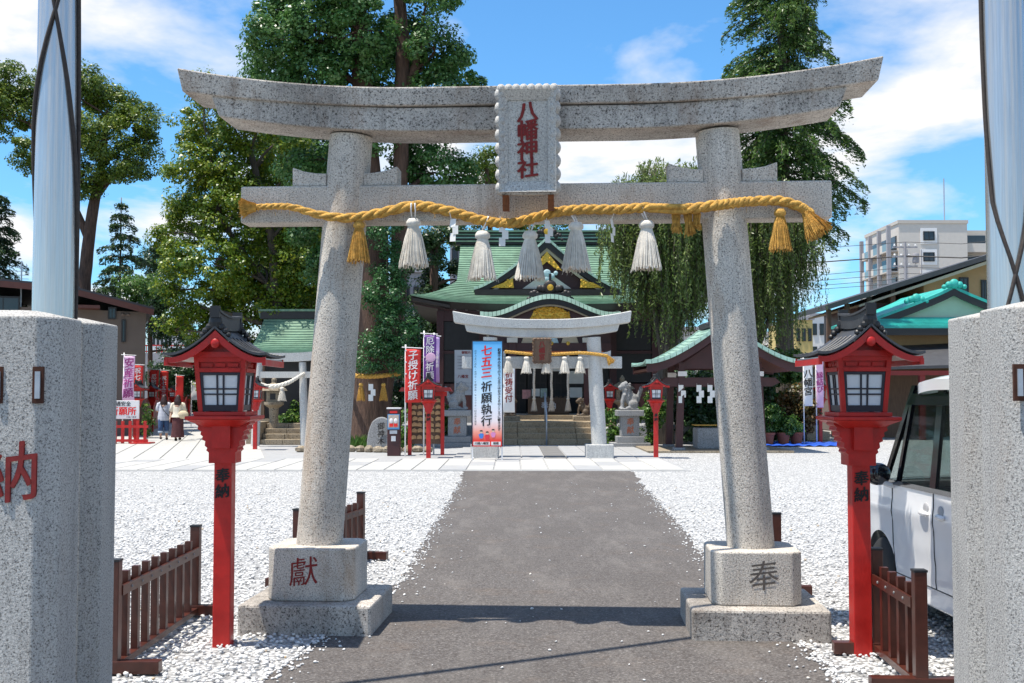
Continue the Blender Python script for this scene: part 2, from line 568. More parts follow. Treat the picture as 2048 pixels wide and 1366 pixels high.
xl = np.interp(y, LP[:, 1], LP[:, 0]); xr = np.interp(y, RP[:, 1], RP[:, 0])
d = np.minimum(x - xl, xr - x)
k &= rng.uniform(0, 1, len(x)) < np.exp(-d / .10) * .95 + .035
x, y = x[k], y[k]
ey = 4.8 * (22 / 4.8) ** rng.uniform(0, 1, 2200); sd = rng.integers(0, 2, 2200)
ed = rng.exponential(.055, 2200) - .03
ex = np.where(sd == 0, np.interp(ey, LP[:, 1], LP[:, 0]) + ed, np.interp(ey, RP[:, 1], RP[:, 0]) - ed)
x = np.concatenate([x, ex]); y = np.concatenate([y, ey])
P = np.stack([x, y, np.full(len(x), .003)], 1)
stones('stray_gravel', P, rng.uniform(.006, .014, len(P)), m_gstone, 'stray white stones scattered over the asphalt path', 'gravel')

# paved cross path of large slabs
pav = thing('paved_path', (0, 0, 0), 0, None, None); pav['kind'] = 'structure'
base = MB().box(-11.2, 3.9, 25.2, 38.2, -.2, -.002).build('slab_bed', m_slab2, pav)
sm = {}
def slab(w, d, m, key):
    if key not in sm:
        g_ = .012
        mb = MB()
        mb.hexa([(g_, g_, 0), (w - g_, g_, 0), (w - g_, d - g_, 0), (g_, d - g_, 0),
                 (g_ + .01, g_ + .01, .02), (w - g_ - .01, g_ + .01, .02), (w - g_ - .01, d - g_ - .01, .02), (g_ + .01, d - g_ - .01, .02)])
        sm[key] = mb.mesh('paving_slab', m)
    return sm[key]
for j in range(3):
    for i in range(24):
        X = -10.6 + i * .6
        dark = abs(X - (-1.9)) < .25
        put('paving_slab', slab(.6, 1.45, m_slab_dark if dark else (m_slab, m_slab2)[(i * 7 + j * 3) % 5 == 0], (dark, (i * 7 + j * 3) % 5 == 0)), pav, (X, 25.3 + j * 1.46, 0))
for j in range(5):
    for i in range(9):
        X = -1.55 + i * .6
        dark = i == 4
        put('paving_slab', slab(.6, 1.45, m_slab_dark if dark else m_slab2, ('b', dark)), pav, (X, 29.75 + j * 1.46, 0))  # slabs beyond the gate are greyer, their shade put into the colour
# slab path that leads left, past the small shrine
lp = thing('side_path', (-9.2, 29.7, 0), R(13.5), None, None); lp['kind'] = 'structure'
MB().box(-2.6, 2.9, -1.2, 75, -.2, -.003).build('slab_bed', m_slab2, lp)
for j in range(16):
    for i in range(8):
        put('paving_slab', slab(.66, 1.7, m_slab, 'c'), lp, (-2.5 + i * .66, -.6 + j * 1.71, .002))
# ---------------------------------------------------------------- torii gates
def curved_beam(L1, L0, zt, zb, dt, db, rise, x0, n=40, ridge=0.0, tf=1.08):
    """beam along x; half lengths at top/bottom L1/L0, heights, depths, upward curve at ends"""
    mb = MB(); st = []
    for i in range(n + 1):
        k = -1 + 2 * i / n
        a = abs(k)
        s = rise * max(0, (a - x0) / (1 - x0)) ** 2
        st.append([(k * L0, -db / 2, zb + s), (k * L0, db / 2, zb + s), (k * L1, dt / 2, zt + s * tf), (k * L1, 0, zt + ridge + s * tf), (k * L1, -dt / 2, zt + s * tf)])
    vs = [p for r in st for p in r]; fs = []
    for i in range(n):
        for j in range(5):
            a, b = i * 5 + j, i * 5 + (j + 1) % 5
            fs.append((a, b, b + 5, a + 5))
    fs.append((0, 1, 2, 3, 4)); fs.append(tuple(n * 5 + j for j in range(5)))
    return mb.add(vs, fs)
def rope(name, pts, rad, m, parent, turns_per_m=5.0, nstr=3, n=7):
    P = [Vector(p) for p in pts]
    # catmull-rom resample
    out = []; rr = []
    for i in range(len(P) - 1):
        p0, p1, p2, p3 = P[max(i - 1, 0)], P[i], P[i + 1], P[min(i + 2, len(P) - 1)]
        for k in range(14):
            t = k / 14
            out.append(.5 * ((2 * p1) + (p2 - p0) * t + (2 * p0 - 5 * p1 + 4 * p2 - p3) * t * t + (3 * p1 - p0 - 3 * p2 + p3) * t ** 3))
            rr.append(rad[i] + (rad[i + 1] - rad[i]) * t)
    out.append(P[-1]); rr.append(rad[-1])
    s = 0; mb = MB()
    cs = [[] for _ in range(nstr)]
    for i, p in enumerate(out):
        if i: s += (p - out[i - 1]).length
        d = (out[min(i + 1, len(out) - 1)] - out[max(i - 1, 0)]).normalized()
        a = d.cross(Vector((0, 0, 1))).normalized(); b = a.cross(d)
        for q in range(nstr):
            th = 2 * math.pi * (s * turns_per_m / (rr[i] / .04) + q / nstr)
            cs[q].append(p + (a * math.cos(th) + b * math.sin(th)) * rr[i] * .5)
    for q in range(nstr):
        mb2 = MB(); mb2.tube(cs[q], [r * .56 for r in rr], n)
        mb2.build('strand', m, parent, smooth='all')
    return out
def tassel_mesh(h, w, m, seed, nb=110):
    """straw tassel hanging down from z=0; the head knot on top"""
    rr = random.Random(seed)
    hd = MB().lathe([(w * .04, 0), (w * .20, -h * .02), (w * .27, -h * .09), (w * .26, -h * .15), (w * .17, -h * .185), (w * .20, -h * .21)], 14)
    sk = MB()
    sk.lathe([(w * .17, -h * .19), (w * .26, -h * .35), (w * .37, -h * .7), (w * .42, -h * .93)], 16)
    for i in range(nb):
        t = rr.uniform(0, 2 * math.pi); q = rr.uniform(.86, 1.06)
        jit = rr.uniform(-.12, .12)
        def pt(r, z, tt): return Vector((r * math.cos(tt), r * math.sin(tt), z))
        A = pt(w * .19, -h * .19, t); B = pt(w * .30 * q, -h * .42, t + jit * .4); C = pt(w * .5 * q, -h * rr.uniform(.94, 1.02), t + jit)
        bw = w * .016
        sk.tube([A, B, C], [bw, bw * 1.3, bw * 1.1], 3)
    for i in range(7):
        t = rr.uniform(0, 6.28); r = w * .5
        sk.tube([(r * .5 * math.cos(t), r * .5 * math.sin(t), -h * .45), (r * .85 * math.cos(t), r * .85 * math.sin(t), -h * .8), (r * 1.15 * math.cos(t + .2), r * 1.15 * math.sin(t + .2), -h * 1.06)], w * .006, 3)
    return hd.mesh('knot', m, 'all'), sk.mesh('straw', m)
def cord_mesh(m):
    mb = MB()
    mb.tube([(-.012, 0, 0), (-.016, -.03, .05), (-.012, -.05, .10)], .006, 5)
    mb.tube([(.010, 0, 0), (.016, -.03, .05), (.014, -.05, .10)], .006, 5)
    return mb.mesh('cord', m, 'all')
def shide_mesh(m, s=1.0, seed=0):
    rr = random.Random(seed); mb = MB()
    x = 0; z = 0
    for i in range(3):
        w = .045 * s; h = .062 * s
        y = rr.uniform(-.01, .01)
        mb.hexa([(x, y, z - h), (x + w, y + .008, z - h), (x + w, y + .009, z - h), (x, y + .001, z - h), (x, -y, z), (x + w, -y + .008, z), (x + w, -y + .009, z), (x, -y + .001, z)])
        x += .022 * s * (1 if i % 2 == 0 else -1); z -= h * .82
    mb.tube([(0.01, 0, 0), (0.01, -.02, .05)], .003, 4)
    return mb.mesh('folded_paper', m)
def hang(kind, label, loc, meshes, group=None, rz=0):
    o = thing(kind, loc, rz, label, kind.split('_')[-1], group)
    for (n, me) in meshes: put(n, me, o)
    return o

def torii(name, loc, rz, label, m, D):
    o = thing(name, loc, rz, label, 'torii gate')
    for s, base_char in ((-1, D.get('cl')), (1, D.get('cr'))):
        b = D['base']
        if b:
            MB().box(s * D['s0'] - b[0] / 2, s * D['s0'] + b[0] / 2, -b[1] / 2, b[1] / 2, -.05, b[2]).build('footing', D.get('ml', m), o, bevel=.018)
        c = D['plinth']; z0 = b[2] if b else 0
        h = c[0] / 2; ch = c[2]
        poly = [(-h + ch, -h), (h - ch, -h), (h, -h + ch), (h, h - ch), (h - ch, h), (-h + ch, h), (-h, h - ch), (-h, -h + ch)]
        pl = MB().prism([(x + s * D['s0'], y) for x, y in poly], 'z', z0 + (.001 if b else -.05), z0 + c[1]).build('plinth', m, o, bevel=.012)
        zp = z0 + c[1]
        n = 14; pts = []; rad = []
        for i in range(n + 1):
            k = i / n
            pts.append((s * (D['s0'] + (D['s1'] - D['s0']) * k), 0, zp - .02 + (D['zs'] + .03 - zp) * k)); rad.append(D['r0'] + (D['r1'] - D['r0']) * k)
        MB().tube(pts, rad, 40).build('pillar', m, o, smooth=True)
        if base_char:
            put('carved_character', text_mesh(base_char[0], .215, base_char[1], True, .0, 1, .004), o, (s * D['s0'] + base_char[2], -h, zp - c[1] / 2 + .01))
        # wedges on the tie beam
        xn = D['s0'] + (D['s1'] - D['s0']) * (D['n1'] - zp) / (D['zs'] - zp)
        for q in (-1, 1):
            w0 = D['r1'] - .02; w1 = w0 + D['wl']
            x0 = s * xn + q * w0; x1 = s * xn + q * w1
            pr = [(x0, D['n1'] + .002), (x1, D['n1'] + .002), (x1, D['n1'] + D['wh']), (x1 - q * D['wl'] * .35, D['n1'] + D['wh'] * .78), (x1 - q * D['wl'] * .7, D['n1'] + D['wh'] * .68), (x0, D['n1'] + D['wh'] * .66)]
            MB().prism(pr, 'y', -D['nd'] * .42, D['nd'] * .42).build('wedge', m, o, bevel=.006)
    MB().box(-D['nl'], D['nl'], -D['nd'] / 2, D['nd'] / 2, D['n0'], D['n1']).build('tie_beam', m, o, bevel=.012)
    lw = curved_beam(D['sl'], D['sl'] - .07, D['kz'], D['zs'], D['sd'], D['sd'], D['rise'], D['x0']).build('lower_lintel', D.get('ml', m), o, bevel=.01)
    ul = curved_beam(D['kl'], D['kl'] - .035, D['zt'], D['kz'] + .008, D['kd'] + .04, D['kd'], D['rise'], D['x0'], ridge=.03, tf=1.3).build('upper_lintel', D.get('ml', m), o, bevel=.01)
    ul.location.x = lw.location.x = D.get('lx', 0)
    return o
TC = Vector((.15, 8.37, 0)); TR = R(-3.4)
tor = torii('torii_gate', TC, TR, 'tall speckled granite torii gate straddling the asphalt path', m_granite, dict(
    s0=1.56, s1=1.345, r0=.168, r1=.158, zs=3.55, base=(.93, .93, .2), plinth=(.62, .37, .07),
    n0=2.91, n1=3.18, nl=2.14, nd=.22, wl=.25, wh=.14, kz=3.722, zt=3.86, sl=2.30, kl=2.53, sd=.42, kd=.47, rise=.13, x0=.30, lx=-.05, ml=m_granite_dark,
    cl=('獻', m_redink, -.04), cr=('奉', plain('carved_grey', (.10, .085, .075), .9, .3, 20), .04)))
def TL(px, py, ly):
    """point seen at (px,py) on the gate's own plane local y=ly, in gate coordinates"""
    d = W(px, py, 1.0) - Vector((0, 0, EYE)); o_ = Vector((0, 0, EYE)) - TC
    Rm = Matrix.Rotation(-TR, 3, 'Z')
    d = Rm @ d; o_ = Rm @ o_
    k = (ly - o_.y) / d.y
    return o_ + d * k
TM = Matrix.Translation(TC) @ Matrix.Rotation(TR, 4, 'Z')
# name plaque
m_plaque = granite('plaque_granite', (.62, .60, .56), (.24, .23, .22), 90, stain_amt=.15, contrast=.7, grime=.2)
pl_o = MB()
pl_o.box(-.21, .21, -.02, .09, 0, .75)
c = TL(1056, 288, -.33)
pm = pl_o.build('name_plaque', m_plaque, tor, bevel=.01)
PLM = Matrix.Translation((c.x, -.31, 3.06)) @ Matrix.Rotation(R(7), 4, 'X')
pm.matrix_local = PLM
lobe = MB().ball((0, 0, 0), (.045, .065, .052), 12, 8).mesh('scallop', m_plaque, 'all')
for i in range(8):
    for s in (-1, 1): put('scallop', lobe, pm, (s * .188, .0, .05 + i * .093))
lobe2 = MB().ball((0, 0, 0), (.032, .05, .034), 12, 8).mesh('scallop', m_plaque, 'all')
for i in range(8): put('scallop', lobe2, pm, (-.185 + i * .053, -.012, .74))
fr = MB()
for a_, b_ in (((-.20, .02), (.20, .02)), ((.20, .02), (.20, .73)), ((.20, .73), (-.20, .73)), ((-.20, .73), (-.20, .02))):
    A = Vector((a_[0], 0, a_[1])); B = Vector((b_[0], 0, b_[1])); C_ = Vector((0, 0, .43))
    def inn(p): return Vector((p.x * .70, 0, .375 + (p.z - .375) * .80))
    fr.hexa([A + Vector((0, -.025, 0)), B + Vector((0, -.025, 0)), inn(B) + Vector((0, -.025, 0)), inn(A) + Vector((0, -.025, 0)),
             A + Vector((0, -.07, 0)), B + Vector((0, -.07, 0)), inn(B) + Vector((0, -.028, 0)), inn(A) + Vector((0, -.028, 0))])
fr.build('border', m_plaque, pm)
put('lettering', text_mesh('八幡神社', .152, m_redink, True, .005, .86, .026), pm, (0, 0, .375))
for s in (-1, 1):
    MB().box(s * .16 - .02, s * .16 + .02, -.03, .12, -.11, .0).build('rusty_bracket', m_rust, pm)
# straw rope
rp = thing('straw_rope', TC, TR, 'thick twisted golden straw rope strung across the granite gate', 'rope')
path = [(488, 415, 8), (520, 414, 8.5), (580, 414, 9), (640, 430, 11), (700, 436, 12.5), (760, 426, 13), (830, 412, 14), (900, 423, 14), (960, 440, 14), (1020, 447, 13), (1060, 438, 13), (1110, 425, 13), (1160, 419, 13), (1230, 419, 13), (1300, 415, 13), (1370, 418, 14), (1430, 411, 14), (1500, 403, 13), (1560, 402, 13), (1600, 414, 13), (1622, 428, 12)]
pts = []; rad = []
for (px, py, r) in path:
    near = min(abs(px - 680), abs(px - 1435))
    ly = -.215 if near < 75 else (-.19 if near < 140 else -.165)
    pts.append(TL(px, py, ly)); rad.append(r * 6.5 / F)
rope('straw_rope', pts, rad, m_straw_gold, rp, 4.2)
fib = MB(); rr = random.Random(77)
for i in range(len(pts) - 1):
    for _ in range(9):
        a_ = Vector(pts[i]).lerp(Vector(pts[i + 1]), rr.random()); q = rad[i]
        th = rr.uniform(0, 6.28); u_ = Vector((0, -abs(math.cos(th)), math.sin(th)))
        d_ = Vector((rr.uniform(-.7, .7), -.3, rr.uniform(-.9, .5)))
        fib.tube([a_ + u_ * q * .8, a_ + u_ * q + d_ * .025, a_ + u_ * q + d_ * rr.uniform(.035, .06) + Vector((0, 0, -.012))], .0013, 3)
fib.build('loose_fibres', m_straw_gold, rp)['kind'] = 'stuff'
def fringe(c, d, n, ln, spread, seed, r=.0035):
    rr = random.Random(seed); mb = MB(); d = Vector(d).normalized()
    a = d.orthogonal().normalized(); b = d.cross(a)
    for i in range(n):
        t = rr.uniform(0, 6.28); q = math.sqrt(rr.uniform(0, 1))
        o1 = (a * math.cos(t) + b * math.sin(t)) * q
        mb.tube([Vector(c) + o1 * .03, Vector(c) + d * ln * .5 + o1 * spread * .8, Vector(c) + d * ln * rr.uniform(.85, 1.05) + o1 * spread * 1.15 + Vector((rr.uniform(-.015, .015), 0, rr.uniform(-.015, .015)))], [r, r * 1.3, r], 3)
    return mb
fringe(TL(512, 414, -.165), (-1, -.2, -.05), 170, .11, .06, 3).build('frayed_end', m_straw_gold, rp)
fringe(TL(1612, 424, -.17), (.55, -.1, -1), 260, .19, .085, 4).build('frayed_end', m_straw_gold, rp)
for i, (px, py) in enumerate(((1375, 428), (1352, 428), (1395, 426))):
    fringe(TL(px, py, -.18), (.1 - .1 * i, -.1, -1), 70, .15 - .02 * i, .03, 5 + i).build('loose_straw', m_straw_gold, rp)
mk, ms = tassel_mesh(.355, .205, m_straw_white, 11, 150)
cdm = cord_mesh(m_whiteink)
labs = ['pale straw tassel hanging on the rope next to the left granite pillar', 'pale straw tassel hanging just left of the name plaque', 'pale straw tassel hanging right below the name plaque',
        'pale straw tassel hanging to the right of the name plaque', 'pale straw tassel hanging on the rope next to the right granite pillar']
for i, (px, py) in enumerate(((827, 436), (965, 461), (1060, 461), (1152, 443), (1293, 440))):
    p = TM @ TL(px, py, -.17)
    hang('straw_tassel', labs[i], p, [('knot', mk), ('straw', ms), ('cord', cdm)], 'pale straw tassels on the granite gate', rz=i * 1.3)
gk, gs = tassel_mesh(.30, .16, m_straw_gold, 13, 90)
for i, (px, py) in enumerate(((718, 442), (1560, 417))):
    hang('rope_tassel', ['small golden tassel against the left granite pillar', 'small golden tassel hanging near the right end of the tie beam'][i], TM @ TL(px, py, -.2), [('knot', gk), ('straw', gs)], 'golden tassels on the granite gate')
sh = shide_mesh(m_paper, 1.0, 3)
for i, (px, py) in enumerate(((900, 438), (998, 447), (1090, 440), (1222, 438))):
    hang('paper_streamer', ['white folded paper streamer between the first two tassels from the left pillar', 'white folded paper streamer between the two tassels below the plaque', 'white folded paper streamer just right of the plaque tassel', 'white folded paper streamer between the two tassels next to the right pillar'][i],
         TM @ TL(px, py, -.18), [('folded_paper', sh)], 'paper streamers on the granite gate', rz=i * .5 - .6)

# second gate
T2 = Vector((W(1084, 900, 30.3).x, 30.3, 0))
t2 = torii('torii_gate', T2, R(-1), 'smaller pale stone torii gate before the shrine steps', m_granite2, dict(
    s0=1.50, s1=1.36, r0=.20, r1=.185, zs=3.16, base=None, plinth=(.72, .36, .02),
    n0=2.35, n1=2.66, nl=2.1, nd=.22, wl=.26, wh=.16, kz=3.38, zt=3.62, sl=2.05, kl=2.34, sd=.40, kd=.60, rise=.17, x0=.1))
wp = MB().box(-.22, .22, -.06, .03, 0, .62).build('wooden_plaque', m_wood, t2, bevel=.01)
wp.location = (0, -.27, 2.5); wp.rotation_euler = (R(8), 0, 0)
fr = MB()
for i in range(7):
    for s in (-1, 1): fr.ball((s * .22, -.05, .05 + i * .09), (.035, .04, .05), 8, 5)
for i in range(5):
    for z in (0, .62): fr.ball((-.18 + i * .09, -.05, z), (.05, .04, .03), 8, 5)
fr.build('carved_border', m_wood, wp, smooth=True)
put('lettering', text_mesh('八幡宮', .17, m_redink, True, .006, 1.0, .065), wp, (0, 0, .31))
r2 = thing('straw_rope', T2, R(-1), 'thin golden straw rope strung across the smaller pale gate', 'rope')
pts = []
for px, py in ((1010, 703), (1040, 706), (1080, 710), (1120, 708), (1160, 706), (1190, 708), (1215, 712)):
    w = W(px, py, 30.06) - T2; pts.append((w.x, w.y, w.z))
rope('straw_rope', pts, [.045] * len(pts), m_straw_gold, r2, 5)
fringe(pts[-1], (.6, 0, -1), 80, .22, .09, 9, .008).build('frayed_end', m_straw_gold, r2)
k2, s2 = tassel_mesh(.44, .27, m_straw_white, 21, 60)
for i, px in enumerate((1017, 1053, 1093, 1129, 1160)):
    p = W(px, 713, 30.05)
    hang('straw_tassel', 'pale straw tassel hanging on the rope of the smaller gate, ' + ['next to the blue banner', 'second from the blue banner', 'below the wooden plaque', 'second from the right pillar', 'next to the right pillar'][i], p, [('knot', k2), ('straw', s2)], 'straw tassels on the smaller gate', rz=i)
# ---------------------------------------------------------------- lanterns
def lantern(near=True):
    o = bpy.data.objects.new('red_lantern', None); COL.objects.link(o)
    w = .058
    MB().box(-w, w, -w, w, -.15, 1.24).build('post', m_red, o, bevel=.006)
    # scalloped bracket below the lamp box
    half = [(.088, 1.20), (.088, 1.27), (.105, 1.285), (.098, 1.30), (.115, 1.315), (.112, 1.345), (.135, 1.355), (.128, 1.375), (.145, 1.39), (.14, 1.41), (.165, 1.425), (.16, 1.445), (.18, 1.46), (.18, 1.475)]
    poly = half + [(-x, z) for x, z in half[::-1]]
    br = MB().prism(poly, 'y', -.085, .085)
    br.box(-.06, .06, -.12, .12, 1.30, 1.455)
    br.build('bracket', m_red, o)
    pl = MB()
    def fr(a, za, b, zb):
        pl.hexa([(-a, -a, za), (a, -a, za), (a, a, za), (-a, a, za), (-b, -b, zb), (b, -b, zb), (b, b, zb), (-b, b, zb)])
    fr(.11, 1.44, .215, 1.49); fr(.215, 1.491, .215, 1.512); fr(.17, 1.513, .17, 1.54)
    pl.build('base_plate', m_red, o, bevel=.004)
    z0, z1 = 1.54, 1.90
    def hw(z): return .145 + (.172 - .145) * (z - z0) / (z1 - z0)
    for sx in (-1, 1):
        for sy in (-1, 1):
            c = []
            for z in (z0, z1):
                h = hw(z); q = .03
                xs = sorted((sx * h, sx * (h - q))); ys = sorted((sy * h, sy * (h - q)))
                c += [(xs[0], ys[0], z), (xs[1], ys[0], z), (xs[1], ys[1], z), (xs[0], ys[1], z)]
            MB().hexa(c).build('corner_post', m_red, o)
    rails = MB()
    def fb(mb, k, u0, u1, za, zb, d0, d1):
        """box on lamp face k between u (fraction of half width), z and outward depth"""
        c = []
        for z in (za, zb):
            h = hw(z)
            for (u, d) in ((u0, d0), (u1, d0), (u1, d1), (u0, d1)):
                x, y = u * h, -(h + d)
                a = k * math.pi / 2
                c.append((x * math.cos(a) - y * math.sin(a), x * math.sin(a) + y * math.cos(a), z))
        mb.hexa(c)
    for k in range(4):
        fb(rails, k, -.83, .83, 1.80, 1.825, -.03, .004)
        fb(rails, k, -.83, .83, 1.868, 1.90, -.03, .003)
        fb(rails, k, -.83, .83, 1.825, 1.868, -.030, -.022)
        for s in (-1, 0, 1):   # little arched openings of the transom
            fb(rails, k, s * .5 - .2, s * .5 + .2, 1.835, 1.858, -.028, -.012)
    rails.build('transom', m_red, o)
    for k in range(4):
        win = MB()
        fb(win, k, -.80, -.70, 1.545, 1.798, -.022, -.004); fb(win, k, .70, .80, 1.545, 1.798, -.022, -.004)
        fb(win, k, -.70, .70, 1.545, 1.585, -.022, -.005); fb(win, k, -.70, .70, 1.78, 1.798, -.022, -.005)
        us = [-.70, -.13, .13, .70]; zs = [1.585, 1.655, 1.690, 1.78]
        for u in us[1:3]: fb(win, k, u - .035, u + .035, 1.585, 1.78, -.020, -.007)
        for z in zs[1:3]: fb(win, k, -.70, .70, z - .005, z + .005, -.019, -.008)
        wf = win.build('window_frame', m_navy, o)
        if near:
            for i in range(3):
                for j in range(3):
                    p = MB(); fb(p, k, us[i], us[i + 1], zs[j], zs[j + 1], -.024, -.015); p.build('pane', m_pane, wf)
        else:
            p = MB(); fb(p, k, -.7, .7, 1.585, 1.78, -.024, -.015); p.build('pane', m_pane, wf)
    # curved gable roof, ridge runs front to back
    E_, T_ = 1.885, 2.075
    def rz(x):
        a = min(1, abs(x) / .33)
        return E_ + (T_ - E_) * (1 - a) ** 1.75 + .018 * a ** 6
    def top(u, v):
        x = (u * 2 - 1) * .335; y = (v * 2 - 1) * .31
        return (x, y, rz(x) + .012 + .012 * abs(v * 2 - 1) ** 3)
    MB().sheet(top, 24, 6, (0, 0, -.016)).build('roof', m_tileblack, o, smooth=True)
    seams = MB()
    for k in range(-4, 5):
        x_ = k * .062
        if abs(k) < 1: continue
    for k in range(1, 6):
        y_ = -.31 + k * .103
        for s in (-1, 1):
            seams.tube([(s * q * .066, y_, rz(s * q * .066) + .017) for q in range(1, 6)], .0035, 4)
    seams.build('roof_seams', m_tileblack, o)
    for s in (-1, 1):
        def und(u, v, s=s):
            x = (u * 2 - 1) * .325; y = s * (.296 - .0)
            return (x, y, rz(x) - .006 - v * (.045 + .012 * math.cos(x * 9)))
        MB().sheet(und, 24, 2, (0, -s * .022, 0)).build('bargeboard', m_red, o)
        MB().ball((0, s * .298, 1.985), (.03, .014, .032), 12, 8).build('gable_pendant', m_red, o, smooth=True)
        MB().prism([(-.2, 1.90), (.2, 1.90), (.09, 1.955), (0, 2.03), (-.09, 1.955)], 'y', s * .17 - .006, s * .17 + .006).build('gable_panel', m_red, o)
        MB().bar((-.23, s * .19, 1.915), (.23, s * .19, 1.915), .03, .035).build('cross_beam', m_red, o)
    for s in (-1, 1):
        def ev(u, v, s=s):
            x = s * (.10 + .22 * v); return (x, (u * 2 - 1) * .29, rz(x) - .012)
        MB().sheet(ev, 2, 6, (0, 0, -.012)).build('soffit', m_plaster, o)
        MB().box(*sorted((s * .305, s * .328)), -.30, .30, E_ - .045, E_ - .006).build('eave_board', m_red, o)
    rd = MB(); rd.sheet(lambda u, v: ((v * 2 - 1) * .024, (u * 2 - 1) * .285, 2.165 + .02 * abs(u * 2 - 1) ** 2), 8, 1, (0, 0, -.085))
    r_ = rd.build('ridge', m_tileblack, o)
    cap = MB(); cap.sheet(lambda u, v: ((v * 2 - 1) * .034, (u * 2 - 1) * .31, 2.178 + .025 * abs(u * 2 - 1) ** 2), 8, 1, (0, 0, -.014)); cap.build('ridge_cap', m_tileblack, r_)
    for s in (-1, 1):
        orn = MB()
        orn.ball((0, s * .292, 2.12), (.045, .022, .055), 10, 6)
        for (x, z, q) in ((.04, 2.09, .024), (.065, 2.065, .022), (.085, 2.04, .018)):
            for t_ in (-1, 1): orn.ball((t_ * x, s * .292, z), (q, .018, q), 8, 5)
        orn.box(-.03, .03, s * .30 - .018, s * .30 + .018, 2.15, 2.225)
        orn.build('ridge_ornament', m_black, o)
    put('lettering', text_mesh('奉納', .098, m_blackink, True, .003, 1.05), o, (0, -w - .001, 1.06))
    return o
Lnear = lantern(True)
grp = 'red post lanterns'
def place_lantern(src, px, py, label, first=False, rz=0, group=grp):
    p = G(px, py)
    if first:
        src.location = p; src.rotation_euler = (0, 0, rz); tag(src, label, 'lantern', group); return src
    c = copy_tree(src, p, rz, label, group); c['category'] = 'lantern'; return c
place_lantern(Lnear, 446, 1288, 'tall red wooden post lantern beside the left slatted fence', True)
place_lantern(Lnear, 1722, 1306, 'tall red wooden post lantern in front of the white van')
Lfar = lantern(False)
place_lantern(Lfar, 857, 916, 'red post lantern standing beside the rack of wooden plaques', True)
place_lantern(Lfar, 1312, 916, 'red post lantern standing beside the wash pavilion')
place_lantern(Lfar, 510, 900, 'red post lantern near the small green-roofed shrine')
LROW = []
for i, px in enumerate((277, 306, 328, 346, 358, 369, 379, 388)):
    k = (px - 1024) / F
    Z = 3.62 / (-.2414 - k)
    place = copy_tree(Lfar, (k * Z, Z, 0), 0, 'red post lantern in the long row lining the slab path, ' + ['first', 'second', 'third', 'fourth', 'fifth', 'sixth', 'seventh', 'eighth'][i] + ' from the prayer sign', 'row of red lanterns along the slab path')
    place['category'] = 'lantern'
for px, Z, lb in ((1219, 41.5, 'red post lantern beside the hall steps, behind the right stone guardian lion'), (1640, 40, 'red post lantern beside the potted shrubs, partly hidden')):
    c_ = copy_tree(Lfar, (W(px, 800, Z).x, Z, 0), 0, lb, grp); c_['category'] = 'lantern'

# ---------------------------------------------------------------- slatted fences
def fence(label, a, b, n, foot=.28, rises=True):
    a = Vector((*a, 0)); b = Vector((*b, 0)); L = (b - a).length
    ang = math.atan2((b - a).y, (b - a).x)
    o = thing('slatted_fence', a, ang, label, 'fence', 'low brown slatted fences')
    for x in (0, L):
        p = MB().box(x - .035, x + .035, -.035, .035, .02, .66).build('post', m_fence, o, bevel=.004)
        MB().box(x - .038, x + .038, -.038, .038, .66, .672).build('post_cap', m_black, p)
        MB().box(x - .04, x + .04, -foot, foot, 0, .075).build('foot', m_fence, o, bevel=.004)
    MB().box(.04, L - .04, -.03, .03, .02, .06).build('bottom_rail', m_fence, o)
    r = MB().box(.036, L - .036, -.040, -.024, .45, .51).build('top_rail', m_fence, o)
    r2_ = MB().box(.036, L - .036, .024, .040, .45, .51).build('top_rail', m_fence, o)
    sl_ = MB().box(-.024, .024, -.022, .022, .06, .575).mesh('slat', m_fence)
    bolt = MB().lathe([(.009, 0), (.009, .004), (.004, .006)], 8).mesh('bolt', m_stone)
    for i in range(n):
        x = L * (i + 1) / (n + 1)
        s = put('slat', sl_, o, (x, 0, 0))
        for (rr_, y, q) in ((r, -.040, 1), (r2_, .040, -1)):
            put('bolt', bolt, rr_, (x, y, .48), (q * math.pi / 2, 0, 0))
    return o
def top_at(px, py, z=.66):
    p = G(px, py, z); return (p.x, p.y)
fence('low brown slatted fence beside the left stone flagpole base', top_at(230, 1122), top_at(392, 1053), 8)
fence('low brown slatted fence behind the left granite pillar', top_at(596, 1020), top_at(722, 986), 9)
fence('low brown slatted fence in front of the white van', top_at(1838, 1143), top_at(1752, 1099), 4)
fence('low brown slatted fence behind the right granite pillar', top_at(1553, 1028), (2.42, 11.4), 8)

